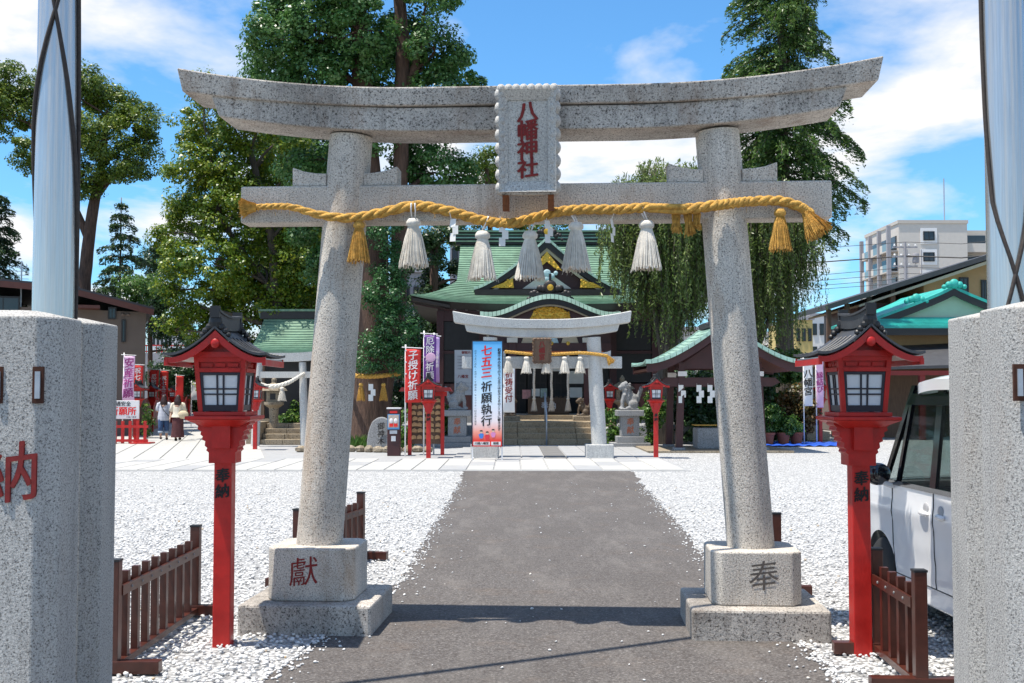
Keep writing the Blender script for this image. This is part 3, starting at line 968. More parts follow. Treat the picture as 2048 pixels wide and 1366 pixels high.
# ---------------------------------------------------------------- flag poles and their stone posts
m_alu = NT('brushed_aluminium')
f_ = m_alu.noise(6, 4, .6, m_alu.mapping((30, 30, .6)))
m_alu.col(m_alu.ramp(f_, [(.3, (.47, .47, .47)), (.7, (.60, .595, .585))])); m_alu.rough(.24)
m_alu.p.inputs['Metallic'].default_value = .7
m_alu = m_alu.m
m_cord = plain('dark_cord', (.045, .035, .03), .8, .4, 60)
m_bolt = plain('bolt_steel', (.42, .44, .48), .4, .2, 10, metal=.6)
m_slot = plain('rust_slot', (.06, .018, .008), .9, .4, 30)
def upright(label, cx, cy, wd_, dp, ht, char=None, slots=(), facing=-1):
    o = thing('stone_upright', (cx, cy, 0), 0, label, 'stone post', 'stone uprights of the flagpoles')
    a, b = wd_ / 2, dp / 2; ch = .075
    poly = [(-a + ch, -b), (a - ch, -b), (a, -b + ch), (a, b - ch), (a - ch, b), (-a + ch, b), (-a, b - ch), (-a, -b + ch)]
    m = MB()
    n = len(poly); hs_ = [ht] * n
    vs = [(x, y, -.2) for x, y in poly] + [(x, y, ht) for x, y in poly] + [(x * .55, y * .55, ht + .03) for x, y in poly]
    fs = [tuple(range(n))[::-1], tuple(range(2 * n, 3 * n))]
    for q in (0, n):
        fs += [(q + i, q + (i + 1) % n, q + n + (i + 1) % n, q + n + i) for i in range(n)]
    m.add(vs, fs); m.build('granite_shaft', m_granite_post, o, bevel=.008)
    for (u, z) in slots:
        s = MB().box(u - .022, u + .022, -b - .004, -b + .01, z - .075, z + .075).build('bolt_slot', m_slot, o)
        MB().box(u - .009, u + .012, -b - .012, -b - .004, z - .055, z + .055).build('bolt', m_bolt, s)
    if char:
        put('carved_character', text_mesh(char[0], .26, m_redink, True, .003, 1.0, .003), o, (char[1], -b, char[2]))
    return o
YP = 5.2
def flagpole(label, px, Y, r, seed):
    x = W(px, 640, Y).x
    o = thing('flagpole', (x, Y, 0), 0, label, 'flagpole', 'aluminium flagpoles')
    MB().tube([(0, 0, z) for z in (0.05, 2, 4, 6, 8.5)], [r, r, r * .965, r * .92, r * .84], 40).build('tube_shaft', m_alu, o, smooth=True)
    MB().ball((0, 0, 8.55), r * 1.2, 16, 10).build('finial', m_gold, o, smooth=True)
    for cd in seed:
        zs_ = [q[0] for q in cd]; as_ = [q[1] for q in cd]; pts = []
        for z in np.linspace(zs_[0], zs_[-1], 70):
            a = R(float(np.interp(z, zs_, as_))); q = r * 1.07
            pts.append((q * math.cos(a), q * math.sin(a), float(z)))
        MB().tube(pts, .009, 6).build('halyard', m_cord, o, smooth='all')
    return o
xl_ = W(106, 640, YP).x
flagpole('brushed aluminium flagpole held between the left granite uprights', 106, YP, .091, [[(1.7, -230), (2.55, -185), (2.85, -160), (3.15, -115), (3.43, -70), (3.9, -20), (8, 300)], [(1.7, 60), (2.4, 10), (2.75, -12), (3.1, -45), (3.43, -82), (3.9, -130), (8, -420)], [(1.7, 40), (2.9, 8), (3.5, -8), (8, -20)]])
upright('granite upright with a red carved character at the left flagpole', W(58, 700, 4.9).x - .09, 4.86, .58, .36, W(120, 632, 4.68).z, ('納', W(20, 955, 4.68).x - (W(58, 700, 4.9).x - .09), W(20, 955, 4.68).z), ((W(76, 770, 4.68).x - (W(58, 700, 4.9).x - .09), W(76, 770, 4.68).z), (W(-4, 770, 4.68).x - (W(58, 700, 4.9).x - .09), W(76, 770, 4.68).z)))
upright('plain granite upright at the far side of the left flagpole', W(233, 900, 5.66).x - .30, 5.56, .60, .34, W(200, 645, 5.39).z)
flagpole('brushed aluminium flagpole held between the right granite uprights', 2018, YP, .091, [[(1.9, -55), (2.07, -75), (2.25, -105), (2.5, -150), (2.9, -172), (3.3, -185), (8, -230)], [(1.9, -140), (2.07, -112), (2.25, -85), (2.4, -60), (2.8, -20), (8, 200)]])
xr_ = W(1963, 900, 4.97).x
upright('granite upright with a bolt slot at the right flagpole', xr_ + .29, 4.86, .58, .36, W(2000, 612, 4.68).z, None, ((W(2038, 765, 4.68).x - xr_ - .29, W(2038, 765, 4.68).z),))
xr2 = W(1899, 900, 5.66).x
upright('weathered granite upright at the far side of the right flagpole', xr2 + .30, 5.56, .60, .34, W(1930, 632, 5.39).z)

# overhead cable above the path (its shadow crosses the asphalt)
def unsun(px, py, h):
    g_ = G(px, py); return g_ - SUN_DIR * (h / -SUN_DIR.z)
ca, cb, cc = unsun(720, 1362, 5.6), unsun(1080, 1316, 5.5), unsun(1400, 1272, 5.6)
ov = MB(); dirv = (cc - ca).normalized()
ov.tube([ca - dirv * 14 + Vector((0, 0, 1.1)), ca - dirv * 6 + Vector((0, 0, .3)), ca, cb, cc, cc + dirv * 6 + Vector((0, 0, .3)), cc + dirv * 14 + Vector((0, 0, 1.1))], .034, 8)
tag(ov.build('overhead_cable', m_black), 'thick black overhead cable strung high across the entrance path', 'cable')

# ---------------------------------------------------------------- parked van
m_carwhite = NT('white_car_paint')
m_carwhite.col((.83, .83, .83)); m_carwhite.rough(.28)
m_carwhite.p.inputs['Coat Weight'].default_value = .8; m_carwhite.p.inputs['Coat Roughness'].default_value = .04
m_carwhite = m_carwhite.m
t = NT('tinted_glass'); t.col((.02, .025, .028)); t.rough(.03); t.p.inputs['Transmission Weight'].default_value = .0
tr_ = t.n('ShaderNodeBsdfTransparent'); tr_.inputs[0].default_value = (.78, .84, .83, 1)
mx_ = t.n('ShaderNodeMixShader'); mx_.inputs[0].default_value = .8
t.l(t.p.outputs[0], mx_.inputs[1]); t.l(tr_.outputs[0], mx_.inputs[2])
t.l(mx_.outputs[0], [n for n in t.t.nodes if n.type == 'OUTPUT_MATERIAL'][0].inputs[0])
m_glass = t.m
m_rubber = plain('tyre_rubber', (.02, .02, .02), .8, .2, 20)
m_alloy = plain('wheel_alloy', (.5, .5, .52), .3, .1, 5, metal=.8)
m_blackgloss = plain('black_gloss', (.008, .008, .012), .12, .1, 3, coat=.6)
m_seat = plain('car_seat_cloth', (.06, .055, .05), .9, .2, 10)
m_recess_shade = plain('painted_recess_shade', (.40, .40, .41), .35, .05, 3)
def van(loc, rz):
    """local: x = right of car, y = forward; length 3.4, width 1.475, height 1.79"""
    o = thing('parked_van', loc, rz, 'boxy white van parked on the gravel behind the right stone posts', 'van')
    H = .7375
    # side section: half-width as function of height (tumblehome)
    def hwid(z): return H * (1 - .055 * max(0, (z - .95) / .84) ** 1.6) - .03 * max(0, (.45 - z) / .3)
    prof_low = [(-1.68, .24), (-1.69, .6), (-1.66, .98), (-1.0, .99), (.2, .99), (.95, 1.0), (1.35, .98), (1.62, .88), (1.69, .62), (1.69, .34), (1.64, .22)]
    # lower body shell: ribs along y with round corners in plan
    ys = [-1.69, -1.66, -1.55, -1.2, -.8, -.3, .2, .6, .9, 1.2, 1.45, 1.6, 1.66, 1.69]
    zs = [.22, .34, .5, .62, .80, .90, .96, 1.0]
    def topz(y): return np.interp(y, [-1.69, 1.0, 1.3, 1.55, 1.69], [1.0, 1.0, .985, .93, .80])
    def plan(y):
        a = max(0, (abs(y) - 1.40) / .29)
        return 1 - .16 * a ** 2.2
    def arch(y, z):
        for yc in (1.09, -1.22):
            if (y - yc) ** 2 + (z - .28) ** 2 < .33 ** 2: return True
        return False
    body = MB()
    for s in (-1, 1):
        yy = sorted(set(list(np.linspace(-1.69, 1.69, 70))))
        def fn(u, v, s=s):
            y = -1.69 + 3.38 * u
            zt = topz(y); z = .22 + (zt - .22) * v
            # wheel arch cut: lift bottom edge
            zb = .22
            for yc in (1.09, -1.22):
                d = (y - yc)
                if abs(d) < .33: zb = max(zb, .28 + math.sqrt(max(0, .33 ** 2 - d * d)))
            z = zb + (zt - zb) * v
            cr = .012 * math.exp(-((z - .80) / .05) ** 2) - .010 * math.exp(-((z - .47) / .06) ** 2)
            return (s * (hwid(z) * plan(y) + cr), y, z)
        body.grid(fn, 80, 14)
    def hood(u, v):
        y = .95 + .74 * u; z = topz(y)
        return ((v * 2 - 1) * hwid(z) * plan(y), y, z + .03 * (1 - (v * 2 - 1) ** 2))
    body.grid(hood, 12, 8)
    def front(u, v):
        z = .22 + (topz(1.69) - .22) * v
        return ((u * 2 - 1) * hwid(z) * plan(1.69), 1.69 + .0 * u, z)
    body.grid(front, 8, 6)
    body.grid(lambda u, v: ((u * 2 - 1) * hwid(.22 + .78 * v) * plan(-1.69), -1.69, .22 + .78 * v), 8, 6)
    b = body.build('body', m_carwhite, o, smooth=True)
    # roof
    def roof(u, v):
        y = -1.62 + 2.13 * u; x = (v * 2 - 1)
        e = 1 - max(0, (u - .9) / .1) ** 2 * .10
        return (x * .70 * e, y, 1.81 - .05 * abs(x) ** 5 - .05 * max(0, (u - .75) / .25) ** 2 - .03 * max(0, (.1 - u) / .1))
    rf = MB().sheet(roof, 24, 16, (0, 0, -.075)).build('roof', m_carwhite, o, smooth=True)
    # pillars (black) and glass
    for s in (-1, 1):
        xb, xt = .735, .665
        def P(y, z): 
            k = (z - .99) / (1.72 - .99); return Vector((s * (xb + (xt - xb) * k ** 1.3), y, z))
        for (y0, z0_, y1, z1_, w_) in ((.98, .99, .52, 1.72, .07), (.70, .99, .52, 1.66, .045), (.02, .99, .0, 1.72, .10), (-.92, .99, -.92, 1.72, .09), (-1.6, .99, -1.58, 1.72, .09)):
            A, B = P(y0, z0_), P(y1, z1_)
            MB().hexa([A + Vector((-.02 * s, -w_ / 2, 0)), A + Vector((.006 * s, -w_ / 2, 0)), A + Vector((.006 * s, w_ / 2, 0)), A + Vector((-.02 * s, w_ / 2, 0)),
                      B + Vector((-.02 * s, -w_ / 2, 0)), B + Vector((.006 * s, -w_ / 2, 0)), B + Vector((.006 * s, w_ / 2, 0)), B + Vector((-.02 * s, w_ / 2, 0))]).build('window_pillar', m_blackgloss, o)
        vis = MB()
        A, B = P(.56, 1.59), P(-1.6, 1.59)
        vis.hexa([A, A + Vector((s * .03, 0, -.01)), B + Vector((s * .03, 0, -.01)), B, P(.50, 1.66), P(.50, 1.66) + Vector((s * .010, 0, 0)), P(-1.6, 1.66) + Vector((s * .010, 0, 0)), P(-1.6, 1.66)])
        vis.build('window_visor', m_blackgloss, o)
        for (ya, yb, yc, yd) in ((.68, .06, .03, .50), (-.04, -.88, -.88, -.05), (-.96, -1.56, -1.55, -.96)):
            g2 = MB()
            q = [P(ya, 1.0), P(yb, 1.0), P(yc, 1.70), P(yd, 1.70)]
            g2.hexa([p + Vector((-.014 * s, 0, 0)) for p in q] + [p + Vector((-.008 * s, 0, 0)) for p in q])
            g2.build('side_window', m_glass, o)
        belt = MB().bar(P(.95, 1.0), P(-1.6, 1.0), .02, .035); belt.build('window_sill_trim', m_blackgloss, o)
        # doors: seams and handles
        sm_ = MB()
        for y in (.80, .0, -.92):
            pts = [(s * (hwid(z) * plan(y) + .012 * math.exp(-((z - .80) / .05) ** 2) - .010 * math.exp(-((z - .47) / .06) ** 2) + .0005), y, z) for z in np.linspace(.34, .985, 14)]
            sm_.tube(pts, .005, 4)
        sm_.tube([(s * (hwid(.34) + .0), y, .335) for y in np.linspace(-.9, .8, 10)], .005, 4)
        sm_.build('door_seam', m_black, o)
        for y in (.13, -.13):
            hd = MB(); hd.ball((s * (H + .020), y + (.015 if y > 0 else -.015), .835), (.020, .085, .019), 12, 8)
            MB().ball((s * (H + .004), y, .868), (.010, .05, .042), 14, 8).build('handle_recess_shade', m_recess_shade, o, smooth=True)  # grey bulge, the shade of the hollow put into its colour
            hd.build('door_handle', m_carwhite, o, smooth=True)
        mr = MB(); mr.ball((0, 0, 0), (.10, .06, .085), 14, 10)
        mo = mr.build('mirror', m_blackgloss, o, smooth=True); mo.location = (s * (H + .11), .80, 1.06)
        mb_ = MB().bar((s * (H - .02), .80, .965), (s * (H + .08), .79, 1.0), .06, .035).build('mirror_arm', m_carwhite, o, bevel=.008)
        sk = MB().box(*sorted((s * (H - .06), s * (H - .012))), -.92, .80, .20, .34).build('sill', m_carwhite, o, bevel=.015)
        hl = MB(); hl.ball((s * .60, 1.66, .78), (.11, .05, .11), 12, 8); hl.build('headlight', m_glass, o, smooth=True)
    ws = MB()
    q = [Vector((-.70, 1.02, 1.0)), Vector((.70, 1.02, 1.0)), Vector((.63, .53, 1.70)), Vector((-.63, .53, 1.70))]
    ws.hexa([p for p in q] + [p + Vector((0, .006, .003)) for p in q]); ws.build('windscreen', m_glass, o)
    MB().box(-.62, .62, -1.655, -1.645, 1.0, 1.70).build('rear_window', m_glass, o)
    inn = MB().box(-.66, .66, -1.6, 1.0, .30, .50); inn.build('cabin_floor', m_seat, o)
    MB().box(-.66, .66, .75, .98, .5, .96).build('dashboard', m_seat, o, bevel=.05)
    for x in (-.34, .34):
        st = MB().box(x - .24, x + .24, -.25, .25, .5, .68).build('seat', m_seat, o, bevel=.05)
        MB().hexa([(x - .23, -.30, .68), (x + .23, -.30, .68), (x + .23, -.15, .68), (x - .23, -.15, .68), (x - .20, -.45, 1.22), (x + .20, -.45, 1.22), (x + .20, -.34, 1.22), (x - .20, -.34, 1.22)]).build('seat_back', m_seat, st, bevel=.04)
        MB().box(x - .11, x + .11, -.46, -.36, 1.25, 1.42).build('headrest', m_seat, st, bevel=.03)
    MB().box(-.6, .6, -1.25, -.8, .5, .72).build('rear_seat', m_seat, o, bevel=.05)
    for y in (1.09, -1.22):
        for s in (-1, 1):
            w_ = MB(); w_.M = Matrix.Translation((s * .66, y, .28)) @ Matrix.Rotation(math.pi / 2, 4, 'Y')
            w_.lathe([(.17, -.075), (.25, -.075), (.28, -.05), (.28, .05), (.25, .075), (.17, .075)], 28)
            ty = w_.build('wheel', m_rubber, o, smooth=True)
            r_ = MB(); r_.M = Matrix.Translation((s * .66, y, .28)) @ Matrix.Rotation(math.pi / 2, 4, 'Y')
            r_.lathe([(.19, -.06), (.175, .02), (.06, .03 * s), (.02, .05 * s)], 24)
            for k in range(8):
                a = k * math.pi / 4
                r_.bar((.03 * math.cos(a), .03 * math.sin(a), s * .06), (.17 * math.cos(a), .17 * math.sin(a), s * .05), .03, .02)
            r_.build('rim', m_alloy, ty)
    MB().box(-.66, .66, -1.66, 1.6, .18, .30).build('underbody', m_black, o)
    return o
van((2.86 + .735, 7.85, 0), R(1.0))
# ---------------------------------------------------------------- shrine hall
def coppermat(name, c, dark):
    t = NT(name)
    a = t.noise(1.1, 6, .7)
    b = t.noise(9, 4, .7, t.mapping((.5, 1, 1)))
    cc = t.ramp(a, [(.3, mul(c, .62)), (.55, c), (.75, mul(c, 1.35))])
    cc = t.mix(t.ramp(b, [(.45, 0.0), (.75, .55)]), cc, dark)
    t.col(cc); t.rough(.55); t.bump(t.noise(14, 3, .6), .15, .01)
    return t.m
m_copper = coppermat('green_copper', (.165, .285, .195), (.06, .13, .09))
m_copper_pale = coppermat('pale_green_copper', (.29, .45, .385), (.13, .25, .21))
m_teal = coppermat('teal_copper', (.03, .42, .36), (.02, .22, .20))
m_blackwood = plain('black_lacquer_wood', (.018, .014, .014), .5, .3, 5)
m_cream = plain('cream_edge', (.45, .38, .28), .7, .1, 5)
m_paleblue = plain('pale_blue_carving', (.40, .55, .60), .7, .3, 8)
HX = W(1097, 700, 45).x
hall = thing('shrine_hall', (HX, 44, 0), 0, 'large shrine hall with green copper roof and gilded gables', 'shrine')
def roof_strips(mb, fn, rows, nu, lip=.04):
    for j in range(rows):
        v0, v1 = j / rows, (j + 1) / rows
        a = [Vector(fn(i / nu, v0)) + Vector((0, 0, lip)) for i in range(nu + 1)]
        b = [Vector(fn(i / nu, v1)) for i in range(nu + 1)]
        c = [Vector(fn(i / nu, v0)) - Vector((0, 0, .03)) for i in range(nu + 1)]
        n = nu + 1
        fs = [(i, i + 1, n + i + 1, n + i) for i in range(nu)] + [(2 * n + i, 2 * n + i + 1, i + 1, i) for i in range(nu)]
        mb.add(a + b + c, fs)
    return mb
ZE, ZR, YE, YR = 5.30, 8.45, 1.6, 7.6
def hw_(v): return 5.45 - 1.7 * min(1, v / .42) ** .8 if v < .42 else 3.75
def zr_(v): return ZE + (ZR - ZE) * v ** 1.28
def froof(u, v, s=1):
    k = u * 2 - 1; w = hw_(v)
    return (k * w, YE + (YR - YE) * v if s == 1 else 2 * YR - (YE + (YR - YE) * v), zr_(v) + .34 * abs(k) ** 4 * (1 - v) ** 3)
mr_ = MB(); roof_strips(mr_, froof, 30, 28); roof_strips(mr_, lambda u, v: froof(u, v, -1), 30, 20)
mr_o = mr_.build('main_roof', m_copper, hall, fix=False)
for s in (-1, 1):
    def side(u, v, s=s):
        v2 = v * .42; w = hw_(v2); k = (u * 2 - 1)
        yl = (YR - YE) * (1 - v2)
        return (s * w, YR + k * yl, zr_(v2) + .34 * abs(k) ** 4 * (1 - v2) ** 3)
    roof_strips(MB(), side, 12, 20).build('hip_roof', m_copper, hall, fix=False)
    vv = [.42, .55, .7, .85, .97]
    pg = [(YE + (YR - YE) * v, zr_(v) - .10) for v in vv]; pg += [(2 * YR - y, z) for y, z in pg[::-1]]
    MB().prism(pg, 'x', s * 3.3 - .05, s * 3.3 + .05).build('gable_end', m_maroon, hall)
    # eaves: dark fascia and underside
fa = MB()
def fasc(u, v):
    p = froof(u, 0); return (p[0], p[1] + .03 + .15 * v, p[2] - .03 - .27 * v)
fa.sheet(fasc, 28, 1, (0, .08, 0)); fa.build('eave_fascia', m_blackwood, hall)
MB().sheet(lambda u, v: ((u * 2 - 1) * (5.3 - 1.4 * v), YE + .2 + 1.2 * v, froof(u, 0)[2] - .32 - .1 * v), 24, 2, (0, 0, -.05)).build('soffit', m_maroon, hall)
for s in (-1, 1):
    MB().sheet(lambda u, v, s=s: (s * (5.4 - 1.5 * v), YR + (u * 2 - 1) * 6.0, ZE - .02 + .3 * abs(u * 2 - 1) ** 4 - .3 * v - .05), 20, 2, (0, 0, -.12)).build('soffit', m_blackwood, hall)
# rafters under the front eave
raf = MB().box(-.05, .05, 0, 1.6, -.06, .06).mesh('rafter', m_maroon)
tip = MB().box(-.055, .055, -.01, 0, -.065, .065).mesh('rafter_tip', m_whiteink)
for i in range(23):
    k = -1 + 2 * i / 22
    if abs(k) < .5: continue
    r_ = put('rafter', raf, hall, (k * 5.1, YE + .25, ZE - .30 + .34 * abs(k) ** 4))
    put('rafter_tip', tip, r_)
rg = MB().box(-3.95, 3.95, YR - .28, YR + .28, ZR - .05, ZR + .5).build('ridge', m_blackwood, hall)
for z_, m_ in ((ZR + .06, m_copper), (ZR + .22, m_copper_pale), (ZR + .36, m_copper)):
    MB().box(-3.98, 3.98, YR - .32, YR + .32, z_, z_ + .06).build('ridge_band', m_, rg)
MB().box(-4.05, 4.05, YR - .36, YR + .36, ZR + .5, ZR + .58).build('ridge_cap', m_copper, rg)
def crest(mb, c, s):
    mb.ball((c[0], c[1], c[2]), (.28 * s, .10 * s, .32 * s), 14, 8)
    for q in (-1, 1):
        for i in range(6):
            a = i / 5
            mb.ball((c[0] + q * s * (.28 + .55 * a), c[1], c[2] - s * (.05 + .30 * a) + .1 * s * math.sin(i * 2.2)), (.15 * s * (1.1 - .4 * a), .08 * s, .14 * s * (1.1 - .4 * a)), 10, 6)
    mb.box(c[0] - .05 * s, c[0] + .05 * s, c[1] - .05, c[1] + .05, c[2] + .25 * s, c[2] + .55 * s)
    return mb
def gable(y, half, z0, z1, depth, p, name, gold):
    def gz(x): return z0 + (z1 - z0) * (1 - min(1, abs(x) / half)) ** p
    def top(u, v): x = (u * 2 - 1) * half; return (x, y + depth * v, gz(x))
    MB().sheet(top, 40, 8, (0, 0, -.07)).build(name + '_roof', m_copper, hall)
    # edge tiles: a rim of short pale copper pieces
    for i in range(30):
        a0, a1 = -1 + 2 * i / 30, -1 + 2 * (i + 1) / 30
        g_ = .012
        x0, x1 = a0 * half + g_, a1 * half - g_
        mb = MB().hexa([(x0, y - .28, gz(x0) - .02), (x1, y - .28, gz(x1) - .02), (x1, y + .35, gz(x1) + .0), (x0, y + .35, gz(x0) + .0),
                   (x0, y - .26, gz(x0) + .10), (x1, y - .26, gz(x1) + .10), (x1, y + .35, gz(x1) + .12), (x0, y + .35, gz(x0) + .12)])
        mb.build('rim_tile', m_copper_pale, hall)
    def board(o0, o1, m, yy, nm):
        def fn(u, v):
            x = (u * 2 - 1) * (half * .985); return (x, yy, gz(x) - o0 - (o1 - o0) * v * (.5 + .5 * (1 - abs(u * 2 - 1))) )
        MB().sheet(fn, 40, 1, (0, .06, 0)).build(nm, m, hall)
    board(.03, .36, m_blackwood, y - .24, 'bargeboard')
    board(.33, .50, m_cream, y - .18, 'inner_bargeboard')
    return gz
gz = gable(3.0, 3.0, 5.95, 8.02, 5.0, 1.35, 'dormer_gable', True)
def gwall(u, v):
    x = (u * 2 - 1) * 2.9; return (x, 3.05, 5.9 + (max(5.92, gz(x) - .12) - 5.9) * v)
MB().sheet(gwall, 40, 2, (0, .1, 0)).build('gable_wall', m_maroon, hall)
MB().box(-2.95, 2.95, 2.7, 3.1, 5.72, 5.95).build('gable_sill', m_blackwood, hall)
gold = MB()
rr = random.Random(4)
gold.prism([(-.62, 6.72), (0, 7.52), (.62, 6.72), (.3, 6.85), (0, 7.1), (-.3, 6.85)], 'y', 2.80, 2.86)
for i in range(60):
    x = rr.uniform(-.55, .55); z = rr.uniform(6.75, 7.45)
    if z < 7.48 - abs(x) * 1.25 and z > 7.1 - abs(x) * .75: gold.ball((x, 2.79, z), (.06, .03, .06), 7, 4)
gold.build('gilded_panel', m_gold, hall)
for s in (-1, 1):
    g2 = MB(); g2.prism([(s * 1.35, 6.02), (s * 2.35, 6.02), (s * 1.75, 6.24), (s * 1.4, 6.42)], 'y', 2.80, 2.86)
    for i in range(26):
        x = rr.uniform(1.4, 2.2); z = rr.uniform(6.05, 6.38)
        if z < 6.45 - (x - 1.35) * .42: g2.ball((s * x, 2.79, z), (.06, .03, .045), 7, 4)
    g2.build('gilded_corner', m_gold, hall)
MB().prism([(-1.0, 6.0), (1.0, 6.0), (.12, 6.62), (-.12, 6.62)], 'y', 2.93, 2.99).build('plaster_panel', m_plaster, hall)
gp_ = MB()
for (x, z, q) in ((0, 6.62, .16), (-.2, 6.5, .12), (.2, 6.5, .12), (0, 6.38, .12), (-.36, 6.62, .09), (.36, 6.62, .09), (0, 6.25, .07)): gp_.ball((x, 2.76, z), (q, .05, q), 10, 6)
gp_.build('gable_pendant', m_paleblue, hall)
crest(MB(), (0, 2.85, 8.35), .75).build('gable_crest', m_blackwood, hall, smooth=True)
MB().lathe([(.13, 0), (.13, .04), (.05, .06)], 16).build('crest_medallion', m_gold, hall, smooth=True).matrix_local = Matrix.Translation((0, 2.76, 8.33)) @ Matrix.Rotation(math.pi / 2, 4, 'X')
# porch roof with undulating gable
KH, KZ0, KZ1, KY = 2.62, 4.62, 5.32, -1.2
def kz(x):
    a = min(1, abs(x) / KH)
    return KZ0 + (KZ1 - KZ0) * (.5 + .5 * math.cos(math.pi * min(1, a * 1.08))) + .06 * a ** 6
MB().sheet(lambda u, v: ((u * 2 - 1) * KH, KY + 4.2 * v, kz((u * 2 - 1) * KH) + .25 * v), 48, 6, (0, 0, -.08)).build('porch_roof', m_copper_pale, hall)
for i in range(34):
    x0, x1 = (-1 + 2 * i / 34) * KH + .008, (-1 + 2 * (i + 1) / 34) * KH - .008
    MB().hexa([(x0, KY - .22, kz(x0) - .10), (x1, KY - .22, kz(x1) - .10), (x1, KY + .4, kz(x1) - .02), (x0, KY + .4, kz(x0) - .02),
               (x0, KY - .16, kz(x0) + .08), (x1, KY - .16, kz(x1) + .08), (x1, KY + .4, kz(x1) + .09), (x0, KY + .4, kz(x0) + .09)]).build('rim_tile', m_copper_pale, hall)
for o0, o1, m_, yy, nm in ((.10, .30, m_blackwood, KY - .14, 'porch_bargeboard'), (.28, .36, m_cream, KY - .06, 'porch_inner_board')):
    MB().sheet(lambda u, v: ((u * 2 - 1) * KH * .97, yy, kz((u * 2 - 1) * KH * .97) - o0 - (o1 - o0) * v), 40, 1, (0, .06, 0)).build(nm, m_, hall)
MB().sheet(lambda u, v: ((u * 2 - 1) * 2.4, KY + .2, 4.2 + (kz((u * 2 - 1) * 2.4) - .2 - 4.2) * v), 30, 1, (0, .08, 0)).build('porch_tympanum', m_maroon, hall)
gg = MB()
for i in range(110):
    x = rr.uniform(-.72, .72); z = rr.uniform(4.5, 4.95)
    if z < 4.98 - .5 * x * x: gg.ball((x, KY + .16, z), (rr.uniform(.04, .09), .04, rr.uniform(.03, .06)), 7, 4)
gg.prism([(-.75, 4.5), (.75, 4.5), (.6, 4.8), (.2, 4.95), (-.2, 4.95), (-.6, 4.8)], 'y', KY + .17, KY + .2)
gg.build('gilded_carving', m_gold, hall)
crest(MB(), (0, KY + .1, 5.66), .95).build('porch_crest', m_blackwood, hall, smooth=True)
MB().box(-.78, .78, KY - .05, KY + .4, 5.33, 5.45).build('porch_ridge', m_blackwood, hall)
MB().lathe([(.12, 0), (.12, .04), (.05, .06)], 16).build('crest_medallion', m_gold, hall, smooth=True).matrix_local = Matrix.Translation((0, KY - .02, 5.66)) @ Matrix.Rotation(math.pi / 2, 4, 'X')
# porch frame
for s in (-1, 1):
    MB().box(s * 1.42 - .15, s * 1.42 + .15, -.85, -.55, .7, 4.3).build('porch_column', m_maroon, hall, bevel=.02)
    MB().box(s * 1.42 - .24, s * 1.42 + .24, -.95, -.45, .68, .86).build('column_base', m_stone, hall, bevel=.02)
    MB().box(s * 1.42 - .2, s * 1.42 + .2, -.92, -.5, 3.62, 3.8).build('bracket_block', m_plaster, hall)
    for x in (2.6, 4.3):
        MB().box(s * x - .14, s * x + .14, 1.85, 2.15, .6, 5.0).build('wall_column', m_maroon, hall)
MB().box(-2.3, 2.3, -.8, -.6, 3.30, 3.60).build('porch_beam', m_maroon, hall)
MB().box(-2.0, 2.0, -.86, -.8, 3.22, 3.30).build('beam_trim', plain('orange_trim', (.45, .12, .03), .6, .1, 5), hall)
for x in (-.75, .0, .75):
    MB().prism([(x - .33, 3.6), (x + .33, 3.6), (x + .25, 3.85), (x + .12, 4.0), (x - .12, 4.0), (x - .25, 3.85)], 'y', -.78, -.66).build('frog_leg_strut', m_cream if x else m_paleblue, hall, bevel=.02)
MB().box(-2.3, 2.3, -.62, -.55, 3.6, 4.2).build('porch_frieze', m_maroon, hall)
for s in (-1, 1):
    for (z0, z1, m_) in ((.9, 2.1, m_maroon), (2.16, 3.3, m_blackwood), (3.44, 4.58, m_plaster)):
        for (xa, xb) in ((2.75, 4.15), (1.72, 2.45)):
            MB().box(*sorted((s * xa, s * xb)), 1.95, 2.05, z0, z1).build('wall_panel', m_blackwood if xa > 2 and m_ is m_plaster else m_, hall)
    MB().box(*sorted((s * 1.6, s * 4.4)), 1.9, 2.12, 3.3, 3.42).build('wall_rail', m_maroon, hall)
    MB().box(*sorted((s * 4.2, s * 4.35)), 2.1, 12, .6, 5).build('side_wall', m_maroon, hall)
MB().box(-4.4, 4.4, 1.9, 2.1, 4.6, 5.1).build('wall_beam', m_maroon, hall)
MB().box(-4.5, 4.5, 1.2, 12, .3, .92).build('plinth_floor', m_stone, hall)
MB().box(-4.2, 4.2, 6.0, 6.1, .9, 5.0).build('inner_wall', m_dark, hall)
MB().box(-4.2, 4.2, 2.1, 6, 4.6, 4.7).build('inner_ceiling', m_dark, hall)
# doors with lattice
for i in range(4):
    x0 = -1.66 + i * .83
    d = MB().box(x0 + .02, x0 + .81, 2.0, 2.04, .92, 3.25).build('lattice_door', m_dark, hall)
    lt = MB()
    for k in range(4): lt.box(x0 + .05 + k * .23, x0 + .09 + k * .23, 1.975, 2.0, 1.0, 3.2)
    for z in (1.0, 1.6, 2.1, 2.6, 3.14): lt.box(x0 + .03, x0 + .80, 1.968, 1.975, z, z + .06)
    lo_ = lt.build('lattice', m_blackwood, d); lo_['kind'] = 'stuff'
for (x, z, w_, h_, m_) in ((-.48, 1.75, .32, .30, 'p'), (-.85, 1.68, .34, .36, 'r'), (-.16, 1.72, .26, .38, 'b'), (1.12, 2.35, .66, .5, 'p'), (1.12, 1.75, .50, .40, 'p'), (.35, 2.75, .4, .3, 'p')):
    MB().box(x - w_ / 2, x + w_ / 2, 1.93, 1.95, z - h_ / 2, z + h_ / 2).build('notice', {'p': m_paper, 'r': plain('pinkish_notice', (.6, .3, .3), .8, .3, 9), 'b': plain('greenish_notice', (.45, .55, .5), .8, .3, 9)}[m_], hall)
